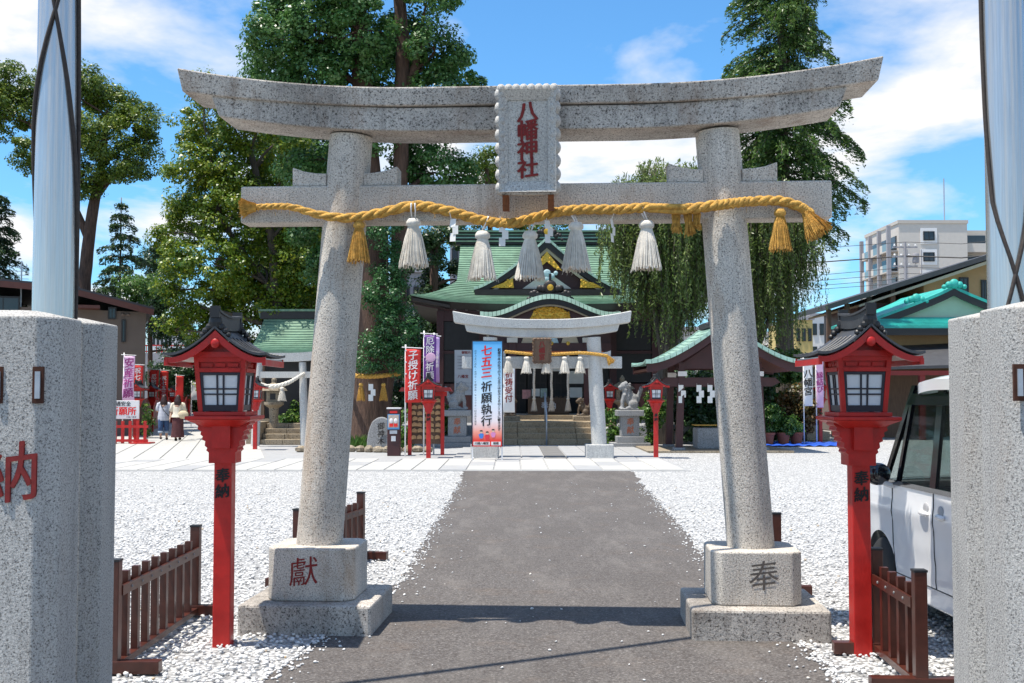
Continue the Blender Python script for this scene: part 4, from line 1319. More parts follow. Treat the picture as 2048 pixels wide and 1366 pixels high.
ob = MB().box(-.8, .8, .9, 1.5, .92, 1.55).build('offering_box', m_wood, hall, bevel=.02)
for k in range(9): MB().box(-.74 + k * .17, -.66 + k * .17, .92, 1.48, 1.56, 1.59).build('slat', m_wood, ob)
put('lettering', text_mesh('奉納', .3, m_whiteink, False, .004), ob, (0, .9, 1.22))
for s in (-1, 1):
    rl = MB()
    rl.bar((s * 1.75, .2, 1.75), (s * 2.6, .2, 1.75), .05)
    rl.bar((s * 1.75, .2, 1.3), (s * 2.6, .2, 1.3), .04)
    for k in range(6): rl.bar((s * (1.75 + k * .17), .2, .9), (s * (1.75 + k * .17), .2, 1.75), .035)
    rl.build('railing', m_blackwood, hall)
bk, bs = tassel_mesh(.52, .24, m_straw_white, 31, 50)
for i, px in enumerate((1068, 1103, 1136)):
    p = W(px, 722, 43.3)
    o = thing('bell_rope', (p.x, 43.3, .98), 0, 'pale bell rope with a tassel hanging before the hall doors, ' + ['nearest the blue banner', 'the middle of three', 'nearest the right gate pillar'][i], 'rope', 'bell ropes of the hall')
    pts = [Vector((.01 * math.sin(k * 2), 0, .55 + k * .25)) for k in range(9)]
    rope('bell_rope', pts, [.045] * 9, m_straw_white, o, 5)
    put('knot', bk, o, (0, 0, .58)); put('straw', bs, o, (0, 0, .58))
    MB().ball((0, 0, 2.6), .12, 12, 8).build('bell', m_gold, o, smooth=True)

# steps in front of the hall
m_steps = granite('tan_step_stone', (.42, .33, .22), (.18, .13, .08), 26, stain=(.22, .14, .06), stain_amt=.5)
stp = thing('stone_steps', (W(1094, 850, 38).x, 38, 0), 0, 'weathered brown stone steps leading up to the shrine hall', 'steps')
for j in range(4):
    for i in range(4):
        x0 = -1.95 + i * .98
        g_ = .006
        mb = MB().box(x0 + g_, x0 + .98 - g_, j * .42, j * .42 + .55, .0, .185 * (j + 1) - .01 * ((i + j) % 2))
        mb.build('step_stone', m_steps, stp, bevel=.015)
for j in range(3):
    for i in range(5):
        MB().box(-2.4 + i * .97 + .006, -2.4 + (i + 1) * .97 - .006, 1.85 + j * 1.0, 1.85 + (j + 1) * 1.0 - .012, .3, .735).build('landing_slab', m_steps, stp, bevel=.012)
MB().box(-2.0, 2.0, 5.0, 5.45, .3, .90).build('upper_step', m_steps, stp, bevel=.012)
for s in (-1, 1):
    MB().box(*sorted((s * 2.0, s * 2.4)), -.1, 1.9, 0, .55).build('cheek_wall', m_stone, stp, bevel=.02)
    MB().box(*sorted((s * 2.45, s * 6.5)), 1.2, 5.5, 0, .6).build('terrace_wall', m_stone, stp)
hr = thing('handrail', (W(1093, 880, 38).x, 37.9, 0), 0, 'slim steel handrail in the middle of the stone steps', 'handrail')
MB().tube([(0, 0, 0), (0, 0, .98), (0, .06, 1.02), (0, 1.7, 1.72), (0, 1.75, 1.70)], .028, 8).build('rail_tube', m_bolt, hr, smooth='all')
MB().tube([(0, 1.7, .7), (0, 1.7, 1.7)], .026, 8).build('rail_post', m_bolt, hr, smooth='all')

# ---------------------------------------------------------------- guardian lions
def lion(flip, bronze=False):
    mb = MB(); f = flip
    B = mb.ball
    B((f * .10, 0, .30), (.20, .16, .22)); B((f * -.02, 0, .42), (.17, .16, .26)); B((f * -.10, 0, .52), (.14, .15, .2))
    B((f * -.16, -.02, .74), (.15, .14, .14)); B((f * -.28, -.03, .70), (.09, .10, .07)); B((f * -.27, -.03, .64), (.07, .09, .04))
    rr = random.Random(3)
    for i in range(26):
        a = rr.uniform(0, 6.28); b = rr.uniform(-.7, 1.0)
        B((f * (-.07 + .13 * math.cos(a) * .7), .15 * math.sin(a), .70 + .15 * b), .05, 6, 4)
    for s in (-1, 1):
        mb.tube([(f * -.16, s * .10, .48), (f * -.22, s * .11, .25), (f * -.22, s * .11, .04)], [.07, .055, .05], 8)
        B((f * -.26, s * .11, .04), (.08, .055, .045)); B((f * .12, s * .13, .16), (.17, .09, .15)); B((f * -.02, s * .15, .05), (.12, .06, .05))
        B((f * -.12, s * .12, .87), (.04, .03, .05))
    for i in range(5): B((f * (.26 + .03 * i), 0, .30 + .09 * i), (.075, .07, .085), 7, 5)
    mb.box(-.30, .30, -.2, .2, -.02, .03)
    return mb
def rem(o, v, it=2):
    m_ = o.modifiers.new('remesh', 'REMESH'); m_.mode = 'VOXEL'; m_.voxel_size = v; m_.use_smooth_shade = True
    if it:
        s_ = o.modifiers.new('smooth', 'SMOOTH'); s_.iterations = it
    return o
for (px, fl, lb) in ((915, -1, 'grey stone guardian lion statue on a carved pedestal beside the wooden plaque rack'), (1259, 1, 'grey stone guardian lion statue on a carved pedestal right of the pale gate')):
    Y = 36.8
    p = W(px, 893, Y)
    o = thing('stone_lion_pedestal', (p.x, Y, 0), 0, lb.replace('guardian lion statue on a carved pedestal', 'lettered pedestal under a lion statue'), 'pedestal', 'lion pedestals')
    MB().box(-.62, .62, -.5, .5, 0, .14).build('foot_slab', m_stone, o, bevel=.015)
    MB().box(-.43, .43, -.4, .4, .141, .34).build('lower_block', m_stone, o, bevel=.015)
    MB().box(-.29, .29, -.3, .3, .341, .98).build('shaft', m_stone, o, bevel=.015)
    MB().box(-.43, .43, -.4, .4, .981, 1.17).build('cap_slab', m_stone, o, bevel=.02)
    put('lettering', text_mesh('奉献', .24, plain('faded_orange_paint', (.45, .13, .06), .8, .2, 20), True, .004, 1.1), o, (0, -.301, .66))
    l_ = rem(lion(fl).build('stone_lion', m_stone), .022, 1)
    l_.location = (p.x, Y, 1.19)
    tag(l_, lb, 'statue', 'stone guardian lions')
for (px, fl, lb) in ((1020, -1, 'small brown bronze guardian dog at the left of the hall landing'), (1166, 1, 'small brown bronze guardian dog at the right of the hall landing')):
    p = W(px, 830, 41.3)
    o = MB(); L_ = lion(fl)
    L_.v = [(x * .72, y * .72, z * .72) for x, y, z in L_.v]
    l_ = rem(L_.build('bronze_dog', plain('brown_bronze', (.10, .07, .045), .6, .3, 20)), .02, 1)
    l_.location = (p.x, 41.3, .92); tag(l_, lb, 'statue', 'bronze guardian dogs')
    b_ = MB().box(-.36, .36, -.3, .3, 0, .17).build('statue_base', m_stone_warm, bevel=.02)
    b_.location = (p.x, 41.3, .735); tag(b_, 'low stone block under the bronze dog at the ' + ('left' if fl < 0 else 'right') + ' of the landing', 'stone block')

# ---------------------------------------------------------------- wash pavilion
wpv = thing('wash_pavilion', (W(1428, 900, 34.8).x, 34.8, 0), 0, 'open wash pavilion with curved green copper roof and maroon posts', 'pavilion')
PH = 2.28
def pz(x): 
    a = min(1, abs(x) / PH); return 2.42 + 1.25 * (1 - a) ** 1.45 + .10 * a ** 5
def ptop(u, v):
    x = (u * 2 - 1) * PH; k = v * 2 - 1
    return (x, k * 1.9, pz(x) + .08 * abs(k) ** 3)
roof_ = MB()
for s in (-1, 1):
    roof_strips(roof_, lambda u, v, s=s: (lambda x, k: (x, k * 1.9, pz(x) + .08 * abs(k) ** 3 + .03))(s * PH * (1 - v), u * 2 - 1), 16, 10, .03)
roof_.build('roof_covering', m_copper_pale, wpv, fix=False)
for s in (-1, 1):
    for i in range(26):
        x0, x1 = (-1 + 2 * i / 26) * PH + .008, (-1 + 2 * (i + 1) / 26) * PH - .008
        q = s * 1.9
        MB().hexa([(x0, q - .12, pz(x0) + .03), (x1, q - .12, pz(x1) + .03), (x1, q + .12, pz(x1) + .03), (x0, q + .12, pz(x0) + .03),
                   (x0, q - .10, pz(x0) + .15), (x1, q - .10, pz(x1) + .15), (x1, q + .10, pz(x1) + .15), (x0, q + .10, pz(x0) + .15)]).build('rim_tile', m_copper_pale, wpv)
    MB().sheet(lambda u, v, s=s: ((u * 2 - 1) * PH * .98, s * 1.88, pz((u * 2 - 1) * PH * .98) + .03 - .24 * v), 30, 1, (0, -s * .07, 0)).build('bargeboard', m_maroon, wpv)
MB().sheet(lambda u, v: ((u * 2 - 1) * PH * .97, (v * 2 - 1) * 1.8, pz((u * 2 - 1) * PH * .97) - .10), 24, 2, (0, 0, -.06)).build('ceiling_boards', plain('reddish_timber', (.13, .04, .02), .6, .3, 4, stretch=(1, 8, 1)), wpv)
crest(MB(), (0, -1.95, 3.95), .6).build('ridge_ornament', m_tileblack, wpv, smooth=True)
MB().box(-.12, .12, -1.9, 1.9, 3.7, 3.88).build('ridge', m_tileblack, wpv)
for sx in (-1, 1):
    for sy in (-1, 1):
        x0, x1 = sx * 1.22, sx * 1.12
        MB().hexa([(x0 - .1, sy * 1.1 - .1, 0.05), (x0 + .1, sy * 1.1 - .1, 0.05), (x0 + .1, sy * 1.1 + .1, 0.05), (x0 - .1, sy * 1.1 + .1, 0.05),
                   (x1 - .09, sy * 1.1 - .09, 2.6), (x1 + .09, sy * 1.1 - .09, 2.6), (x1 + .09, sy * 1.1 + .09, 2.6), (x1 - .09, sy * 1.1 + .09, 2.6)]).build('post', m_maroon, wpv)
        MB().box(x0 - .17, x0 + .17, sy * 1.1 - .17, sy * 1.1 + .17, 0, .12).build('post_base', m_stone, wpv, bevel=.02)
        MB().box(x1 - .13, x1 + .13, sy * 1.1 - .16, sy * 1.1 - .10, 2.2, 2.34).build('bracket_end', m_whiteink, wpv)
for sy in (-1, 1):
    MB().prism([(-1.75, 2.02), (-1.5, 1.90), (1.5, 1.90), (1.75, 2.02), (1.6, 2.16), (-1.6, 2.16)], 'y', sy * 1.1 - .07, sy * 1.1 + .07).build('tie_beam', m_maroon, wpv)
    MB().prism([(-1.3, 2.42), (1.3, 2.42), (0, 3.35)], 'y', sy * 1.1 - .03, sy * 1.1 + .03).build('gable_panel', m_maroon, wpv)
MB().box(-2.2, 2.0, -1.75, 1.75, -.02, .05).build('floor_slab', m_stone_warm, wpv, bevel=.01)
bas = thing('water_basin', (wpv.location.x + .15, 34.6, .05), 0, 'grey stone water basin under the wash pavilion', 'basin')
MB().box(-.75, .75, -.45, .45, 0, .62).build('trough', m_stone, bas, bevel=.03)
MB().box(-.62, .62, -.33, .33, .60, .64).build('water', plain('dark_water', (.02, .03, .03), .05, .1, 2), bas)
for k in range(6): MB().bar((-.8, -.3 + k * .12, .70), (.8, -.3 + k * .12, .70), .025).build('bamboo_rod', m_straw_gold, bas)
sh2 = shide_mesh(m_paper, 3.2, 6)
for i, px in enumerate((1357, 1393, 1415)):
    hang('paper_streamer', 'white paper streamer hanging between the wash pavilion posts, ' + ['at the left post', 'in the middle', 'behind the granite pillar'][i], W(px, 770, 33.6), [('folded_paper', sh2)], 'paper streamers of the pavilion')

# ---------------------------------------------------------------- small side shrine on the left
ss = thing('side_shrine', (W(585, 880, 41.5).x, 41.5, 0), 0, 'small side shrine with curved green copper roof behind the left granite pillar', 'shrine')
def sroof(u, v):
    k = u * 2 - 1; return (k * (1.5 - .28 * v ** .5), -1.1 + 1.9 * v, 3.15 + 1.35 * v ** 1.5 + .08 * abs(k) ** 3 * (1 - v))
roof_strips(roof_strips(MB(), sroof, 16, 10), lambda u, v: (sroof(u, v)[0], 1.6 - (sroof(u, v)[1]), sroof(u, v)[2]), 16, 10).build('roof', m_copper, ss, fix=False)
MB().box(-1.35, 1.35, .65, .95, 4.45, 4.72).build('ridge', m_blackwood, ss)
MB().box(-1.42, 1.42, .6, 1.0, 4.72, 4.80).build('ridge_cap', m_copper, ss)
for s in (-1, 1): MB().tube([(s * 1.3, .8, 4.5), (s * 1.42, .8, 4.9), (s * 1.55, .8, 5.0)], [.1, .08, .03], 6).build('ridge_horn', m_copper, ss)
MB().box(-1.4, 1.4, -1.0, -.85, 2.95, 3.12).build('eave_beam', m_plaster, ss)
MB().box(-1.05, 1.05, -.2, 1.8, .8, 3.4).build('cella', m_blackwood, ss)
for s in (-1, 1): MB().box(s * .95 - .08, s * .95 + .08, -.75, -.6, .8, 3.0).build('column', m_wood, ss)
MB().box(-1.3, 1.3, -.9, 2.0, 0, .8).build('stone_base', m_stone_warm, ss)
st2 = thing('stone_steps', (W(565, 885, 38.4).x, 38.4, 0), 0, 'mossy stone steps up to the small side shrine', 'steps')
for j in range(4):
    for i in range(2):
        MB().box(-.75 + i * .75 + .005, i * .75 - .005, j * .34, j * .34 + .6, 0, .17 * (j + 1)).build('step_stone', m_stone_warm, st2, bevel=.01)
for s in (-1, 1): MB().box(*sorted((s * .77, s * 1.2)), -.1, 1.6, 0, .75).build('cheek_wall', m_stone_warm, st2, bevel=.02)
gt = thing('torii_gate', (W(560, 890, 37).x, 37, 0), 0, 'small plain grey stone torii gate with a white rope at the side shrine', 'torii gate')
for s in (-1, 1): MB().tube([(s * .80, 0, 0), (s * .70, 0, 2.7)], [.14, .12], 16).build('pillar', m_granite2, gt, smooth=True)
curved_beam(1.35, 1.3, 3.0, 2.72, .28, .26, .08, .2).build('lintel', m_granite2, gt)
MB().box(-1.05, 1.05, -.1, .1, 2.2, 2.4).build('tie_beam', m_granite2, gt)
rw = thing('white_rope', (gt.location.x, 36.8, 0), 0, 'thick sagging white rope on the small grey gate', 'rope')
rope('white_rope', [(-.95, 0, 2.3), (-.6, 0, 2.0), (-.2, 0, 1.92), (.3, 0, 2.05), (.8, 0, 2.35)], [.05, .07, .08, .07, .05], m_straw_white, rw, 4)
hang('straw_tassel', 'pale straw tassel on the white rope of the small grey gate', (gt.location.x + .1, 36.75, 1.9), [('knot', k2), ('straw', s2)], 'straw tassels on the small grey gate')
def stone_lantern(x, y, h, label):
    o = thing('stone_lantern', (x, y, 0), 0, label, 'stone lantern', 'stone lanterns')
    k = h / 2.0
    MB().box(-.32 * k, .32 * k, -.32 * k, .32 * k, 0, .25 * k).build('foot', m_stone_warm, o, bevel=.02)
    MB().lathe([(.24 * k, .25 * k), (.15 * k, .34 * k), (.13 * k, .7 * k), (.15 * k, 1.05 * k), (.30 * k, 1.15 * k), (.30 * k, 1.23 * k)], 16).build('shaft', m_stone_warm, o, smooth=True)
    MB().box(-.19 * k, .19 * k, -.19 * k, .19 * k, 1.23 * k, 1.55 * k).build('fire_box', m_stone_warm, o, bevel=.01)
    MB().box(-.08 * k, .08 * k, -.2 * k, -.19 * k, 1.30 * k, 1.48 * k).build('opening', m_dark, o)
    MB().lathe([(.40 * k, 1.56 * k), (.36 * k, 1.62 * k), (.18 * k, 1.74 * k), (.07 * k, 1.8 * k), (.08 * k, 1.9 * k), (.02 * k, 2.0 * k)], 6).build('cap', m_stone_warm, o)
    return o
stone_lantern(W(548, 800, 39.5).x, 39.5, 2.3, 'weathered stone lantern beside the steps of the small side shrine')
stone_lantern(W(1630, 800, 42).x, 42, 2.6, 'grey stone lantern behind the potted shrubs')
stone_lantern(W(1215, 800, 43).x + .6, 43.5, 2.4, 'stone lantern beside the shrine hall, half hidden by the weeping tree')
# ---------------------------------------------------------------- banners and signs
t = NT('festival_banner_print')
sx = t.n('ShaderNodeSeparateXYZ'); t.l(t.tc.outputs['Generated'], sx.inputs[0])
t.col(t.ramp(sx.outputs[2], [(.0, srgb(225, 40, 30)), (.06, srgb(228, 60, 45)), (.14, srgb(245, 160, 140)), (.24, srgb(240, 225, 225)), (.45, srgb(215, 232, 245)), (.7, srgb(165, 212, 242)), (1, srgb(80, 172, 232))]))
t.rough(.55); m_banner = t.m
Y = 29.0
b0, b1 = W(944, 893, Y), W(1005, 683, Y)
bn = thing('standing_banner', ((b0.x + b1.x) / 2, Y, 0), 0, 'tall blue and red festival banner with large vertical lettering on a stand', 'banner')
bw, bz0, bz1 = (b1.x - b0.x), b0.z, b1.z
MB().box(-bw / 2, bw / 2, -.01, .01, bz0, bz1).build('printed_panel', m_banner, bn)
for s in (-1, 1):
    MB().box(s * bw / 2 - .014, s * bw / 2 + .014, -.018, .018, bz0, bz1).build('frame_edge', m_navy, bn)
    MB().box(s * (bw / 2 - .01) - .018, s * (bw / 2 - .01) + .018, .012, .04, 0, bz1 - .2).build('stand_leg', m_whiteink, bn)
    MB().bar((s * (bw / 2 - .01), .03, .03), (s * (bw / 2 - .01), .7, .03), .03).build('stand_foot', m_whiteink, bn)
MB().box(-bw / 2, bw / 2, -.018, .018, bz1, bz1 + .025).build('frame_edge', m_navy, bn)
bh = bz1 - bz0
m_vred = plain('bright_red_ink', (.75, .02, .015), .6, .05, 4)
put('lettering', text_mesh('七五三', .285, m_vred, True, .009, .98, .012), bn, (-.02, 0, bz1 - bh * .20))
put('lettering', text_mesh('祈願執行', .285, m_blackink, True, .006, 1.0, .012), bn, (-.02, 0, bz1 - bh * .60))
put('lettering', text_mesh('創建千年の社で行う七五三はお子さまのこころに響きます', .082, m_blackink, True, .0015, .98, .012), bn, (bw / 2 - .085, 0, bz1 - bh * .46))
put('lettering', text_mesh('お子さまにお札・お守り・千歳あめ・キャラクター記念品を進呈', .062, m_blackink, True, .0, 1.06, .012), bn, (-bw / 2 + .085, 0, bz1 - bh * .44))
put('lettering', text_mesh('川越八幡宮', .072, m_blackink, False, .002, 1, .017), bn, (-.14, 0, bz0 + .075))
put('lettering', text_mesh('検索', .072, m_blackink, False, .002, 1, .017), bn, (.22, 0, bz0 + .075))
for (x0, x1) in ((-.345, .065), (.10, .34)): MB().box(x0, x1, -.015, -.010, bz0 + .03, bz0 + .12).build('caption_strip', m_whiteink, bn)
for (x, cc, zz) in ((-.15, (.05, .2, .6), 0), (.0, (.7, .03, .05), -.03), (.15, (.7, .25, .5), .03)):
    m_ = plain('robe_print', cc, .6, .1, 5); z = bz0 + .2 + zz
    MB().prism([(x - .03, z), (x + .03, z), (x + .05, z + .04), (x + .065, z + .10), (x + .025, z + .13), (x - .025, z + .13), (x - .065, z + .10), (x - .05, z + .04)], 'y', -.016, -.011).build('child_figure', m_, bn)
    MB().prism([(x + .036 * math.cos(a), z + .165 + .036 * math.sin(a)) for a in np.linspace(0, 6.0, 12)], 'y', -.017, -.012).build('child_face', plain('print_skin', (.75, .5, .38), .6, .05, 4), bn)
    MB().prism([(x + .04 * math.cos(a), z + .178 + .032 * math.sin(a)) for a in np.linspace(0, math.pi, 9)], 'y', -.019, -.013).build('child_hair', m_blackink, bn)

def nobori(px, py_top, py_bot, Y, w, col, txt, inkm, label, ts=.3, lean=.0, wave=.06, rz=0, name='flag_banner', pole_to=0):
    a, b = W(px, py_top, Y), W(px, py_bot, Y)
    o = thing(name, (a.x, Y, 0), rz, label, 'flag', 'vertical flag banners')
    h = a.z - b.z; z1 = a.z
    MB().tube([(0, .03, pole_to), (lean * z1, .03, z1 + .12)], .02, 8).build('pole', m_whiteink, o, smooth='all')
    MB().tube([(lean * z1 - .1, .02, z1 + .05), (lean * z1 + w + .04, .0, z1 + .02)], .012, 6).build('crossbar', m_whiteink, o)
    def cl(u, v):
        z = z1 - h * v
        return (lean * z + u * w - .04 * v * math.sin(v * 3) * w, .0 + wave * math.sin(v * 6 + u * 1.5) * v * .5, z)
    MB().sheet(cl, 8, 20, (0, .004, 0)).build('cloth', col, o, smooth='all')
    for k in range(5): MB().box(lean * (z1 - h * k / 4) - .01, lean * (z1 - h * k / 4) + .03, -.012, .04, z1 - h * k / 4.6 - .06, z1 - h * k / 4.6 - .02).build('loop', m_whiteink, o)
    if txt:
        me = text_mesh(txt, ts, inkm, True, ts * .02, 1.0, .004)
        # drape lettering on the cloth: copy vertices onto the waved surface
        m2 = me.copy(); mid = z1 - h * .5
        for v in m2.vertices:
            z = mid + v.co.z; vv = (z1 - z) / h; uu = min(max((v.co.x + w / 2) / w, 0), 1)
            q = cl(uu, min(max(vv, 0), 1)); v.co = (q[0], q[1] - .012 + v.co.y * .5, z)
        put('lettering', m2, o)
    return o
m_flagred = plain('red_flag_cloth', (.62, .025, .02), .7, .1, 3)
m_flagpurple = plain('purple_flag_cloth', (.16, .05, .28), .7, .12, 3)
m_flaglilac = plain('lilac_flag_cloth', (.50, .34, .62), .7, .12, 3)
m_flagpink = plain('pink_flag_cloth', (.72, .45, .62), .7, .2, 2)
m_flagwhite = plain('white_flag_cloth', (.75, .74, .73), .7, .06, 3)
m_purpleink = plain('magenta_ink', (.30, .03, .18), .7, .1, 9)
nobori(811, 698, 805, 31.0, .42, m_flagred, '子授け祈願', m_whiteink, 'red flag banner with white lettering beside the fortune slip machine', .27, .0)
nobori(848, 670, 765, 31.6, .34, m_flagpurple, '厄除桃祈願', m_whiteink, 'purple flag banner with white lettering and a pink peach', .24)
pk = MB().ball((0, 0, 0), (.14, .01, .13), 12, 8).build('peach_print', m_flagpink); pk.parent = bpy.data.objects['flag_banner.001']; pk.location = (.19, -.03, W(848, 715, 31.6).z)
nobori(868, 674, 765, 32.2, .16, m_flaglilac, '厄除祈願', m_whiteink, 'narrow lilac flag banner behind the purple one', .12, .0)
nobori(1006, 722, 825, 36.5, .38, m_flagwhite, '祈祷受付', m_redink, 'white flag banner with red lettering behind the festival banner', .26, .0, .1)
nobori(246, 712, 802, 41, .40, m_flagpink, '安産祈願', m_purpleink, 'pink flag banner with magenta lettering above the prayer sign', .36, .01, .14, pole_to=0)
for px, t0, Y_, tx, lb in ((265, 731, 44, '祝七五三', 'red flag banner right beside the pink one'), (299, 740, 52, '厄除開運', 'red flag banner above the second lantern of the row'), (320, 742, 56, '祝七五三', 'red flag banner above the third lantern of the row'), (352, 752, 62, '', 'plain red flag banner deep in the lantern row')):
    nobori(px, t0, t0 + 60, Y_, .42, m_flagred, tx, m_whiteink, lb, .24)
nobori(383, 766, 800, 60, .35, m_flagwhite, '', m_redink, 'white flag banner at the far end of the lantern row', .3)
nobori(1607, 720, 812, 38.5, .30, m_flagwhite, '八幡宮', m_blackink, 'white flag banner with black lettering beside the right red lantern', .3)
nobori(1632, 716, 815, 39.5, .25, m_flagpink, '縁結び', m_purpleink, 'pale pink flag banner partly hidden behind the right red lantern', .24)

# prayer office sign and its red fence
sg = thing('prayer_sign', (W(240, 880, 39).x, 39, 0), 0, 'white prayer sign with red and black lettering on red posts', 'sign')
sz0, sz1 = W(240, 838, 39).z, W(240, 801, 39).z
MB().box(-.95, .64, -.03, .03, sz0, sz1).build('board', m_whiteink, sg, bevel=.01)
put('lettering', text_mesh('交通安全', .17, m_blackink, False, .004, 1, .031), sg, (.02, 0, sz1 - .12))
put('lettering', text_mesh('祈願所', .30, m_vred, False, .009, 1, .031), sg, (.10, 0, sz0 + .25))
put('lettering', text_mesh('川越八幡宮', .07, m_blackink, False, .0, 1, .031), sg, (.38, 0, sz0 + .06))
for x in (-.7, .5): MB().box(x - .05, x + .05, .031, .12, 0, sz1).build('post', m_red, sg)
rf_ = thing('red_fence', (W(262, 887, 38.8).x, 38.7, 0), 0, 'low bright red picket fence below the white prayer sign', 'fence')
for k in range(9): MB().box(-1.5 + k * .25 - .045, -1.5 + k * .25 + .045, -.04, .04, 0, .78).build('picket', m_red, rf_)
for z in (.08, .55): MB().box(-1.6, .62, -.07, -.04, z, z + .09).build('rail', m_red, rf_)
MB().box(.1, .75, -.35, .3, 0, .07).build('foot', m_red, rf_)
# panelled red wall under the lantern row
rw_ = thing('red_wall', (W(277, 870, 44).x + .1, 44.2, 0), 0, 'dark red board wall running behind the row of lanterns', 'wall')
dv = Vector((-.2414, 1, 0)).normalized()
for k in range(30):
    a_ = dv * (k * 2.0) + Vector((-.35, 0, 0))
    MB().hexa([a_ + Vector((-.04, 0, 0)), a_ + Vector((.04, 0, 0)), a_ + dv * 1.96 + Vector((.04, 0, 0)), a_ + dv * 1.96 + Vector((-.04, 0, 0)),
               a_ + Vector((-.04, 0, 1.5)), a_ + Vector((.04, 0, 1.5)), a_ + dv * 1.96 + Vector((.04, 0, 1.5)), a_ + dv * 1.96 + Vector((-.04, 0, 1.5))]).build('wall_board', m_red_dark, rw_)

# fortune slip machine
fm = thing('fortune_machine', (W(788, 910, 31.4).x, 31.4, 0), 0, 'maroon fortune slip vending machine with a picture panel', 'vending machine')
MB().box(-.17, .17, -.16, .2, 0, 1.27).build('cabinet', m_maroon, fm, bevel=.012)
MB().box(-.19, .19, -.18, .22, 1.271, 1.31).build('top_cap', m_whiteink, fm)
dp = MB().box(-.16, .16, -.175, -.161, .72, 1.13).build('display_panel', plain('blue_panel', (.10, .30, .55), .3, .1, 3), fm)
MB().box(-.14, .14, -.182, -.176, .77, 1.11).build('picture', plain('cream_print', (.5, .42, .34), .5, .25, 12), dp)
for x in (-.06, .06): MB().ball((x, -.186, .95), (.05, .012, .07), 10, 6).build('egg_figure', m_whiteink, dp, smooth=True); MB().box(x - .05, x + .05, -.19, -.183, .79, .88).build('red_figure', m_vred, dp)
MB().box(-.10, .10, -.17, -.161, 1.16, 1.22).build('red_label', m_vred, fm)
MB().box(-.10, .10, -.2, -.161, .60, .69).build('coin_slot', m_bolt, fm)
MB().box(-.06, .06, -.17, -.161, .40, .54).build('label_sheet', m_paper, fm)
# plaque rack
er = thing('plaque_rack', (W(850, 900, 31.8).x, 31.8, 0), 0, 'red rack hung with rows of small wooden wish plaques', 'rack')
for x in (-.42, .48): MB().box(x - .05, x + .05, -.05, .05, 0, 1.75).build('post', m_red, er)
MB().box(-.55, .6, -.06, .06, 1.62, 1.74).build('top_beam', m_red, er)
MB().prism([(-.7, 1.75), (.75, 1.75), (.68, 1.86), (-.63, 1.86)], 'y', -.3, .3).build('rack_roof', m_red_dark, er)
MB().box(-.38, .44, .03, .06, .3, 1.62).build('back_board', m_wood, er)
m_ema = plain('bare_wood', (.42, .25, .12), .7, .3, 8)
ema = MB().prism([(-.07, -.05), (.07, -.05), (.07, .03), (0, .065), (-.07, .03)], 'y', -.012, 0).mesh('wish_plaque', m_ema)
rr = random.Random(8)
for j in range(7):
    for i in range(5):
        e_ = put('wish_plaque', ema, er, (-.30 + i * .16 + rr.uniform(-.02, .02), -.005 - rr.uniform(0, .03), .50 + j * .165 + rr.uniform(-.015, .015)), (rr.uniform(-.15, .1), rr.uniform(-.2, .2), 0))
# inscribed stone
ms_ = MB()
ms_.sheet(lambda u, v: ((u * 2 - 1) * .42 * (1 - .35 * v ** 3), -.02 + .06 * v, 1.0 * v * (1 - .15 * (u * 2 - 1) ** 2)), 12, 10, (0, .16, 0))
mo_ = thing('inscribed_stone', (W(762, 895, 34).x, 34, 0), 0, 'rounded grey standing stone with carved lettering at the tree foot', 'stone')
ms_.build('slab', m_stone, mo_, bevel=.03)
put('lettering', text_mesh('御神木', .22, m_blackink, True, .003, 1, .02), mo_, (0, -.01, .5))
# notice board behind the left lion
nb = thing('notice_board', (W(932, 880, 37.8).x, 37.8, 0), 0, 'tall grey notice board with printed lines behind the left stone lion', 'notice board')
z0, z1 = W(925, 790, 37.8).z, W(925, 700, 37.8).z
MB().box(-.38, .38, -.02, .02, z0, z1).build('board', plain('pale_grey_print', (.42, .43, .45), .7, .1, 6), nb)
for s in (-1, 1): MB().box(s * .36 - .03, s * .36 + .03, .021, .06, 0, z1).build('post', m_wood, nb)
m_greyink = plain('grey_ink', (.16, .15, .16), .8, .1, 5)
for k in range(5):
    put('lettering', text_mesh('祈願受付中 午前九時', .062, m_greyink, False, .0, 1, .022), nb, (0, 0, z1 - .22 - k * .10))
put('lettering', text_mesh('御案内', .10, m_redink, False, .003, 1, .022), nb, (0, 0, z1 - .09))
put('lettering', text_mesh('八幡宮', .12, m_redink, False, .003, 1, .022), nb, (-.1, 0, z0 + .6))
for k in range(3): put('lettering', text_mesh('初宮詣 七五三 厄除', .06, m_greyink, False, .0, 1, .022), nb, (0, 0, z0 + .15 + k * .12))
# blue tarp, folded along the shrub pots
def tarp(u, v):
    p = G(1530 + 165 * u, 893 - 8 * v); return (p.x, p.y, .02 + .02 * abs(math.sin(u * 21 + v * 5)) + .012 * math.sin(u * 50))
tag(MB().sheet(tarp, 60, 6, (0, 0, -.01)).build('blue_tarp', plain('blue_tarp_sheet', (.02, .10, .55), .4, .2, 9), smooth='all'), 'crumpled bright blue tarp lying in front of the potted shrubs', 'tarp')
# low rock edging round the sacred tree
rk = [MB().ball((0, 0, 0), (rr.uniform(.14, .2), .14, .12), 7, 5) for _ in range(4)]
rkm = []
for b_ in rk:
    b_.v = [(x * rr.uniform(.85, 1.15), y * rr.uniform(.85, 1.15), z * rr.uniform(.8, 1.1)) for x, y, z in b_.v]; rkm.append(b_.mesh('edging_rock', m_stone_warm))
edg = thing('rock_edging', (W(735, 905, 33.4).x, 33.4, 0), 0, 'row of small brown rocks edging the bed of the sacred tree', 'rocks')
for k in range(14): put('edging_rock', rkm[k % 4], edg, (-1.9 + k * .28, .25 * math.sin(k * .5), .08), (0, 0, k * 1.1))
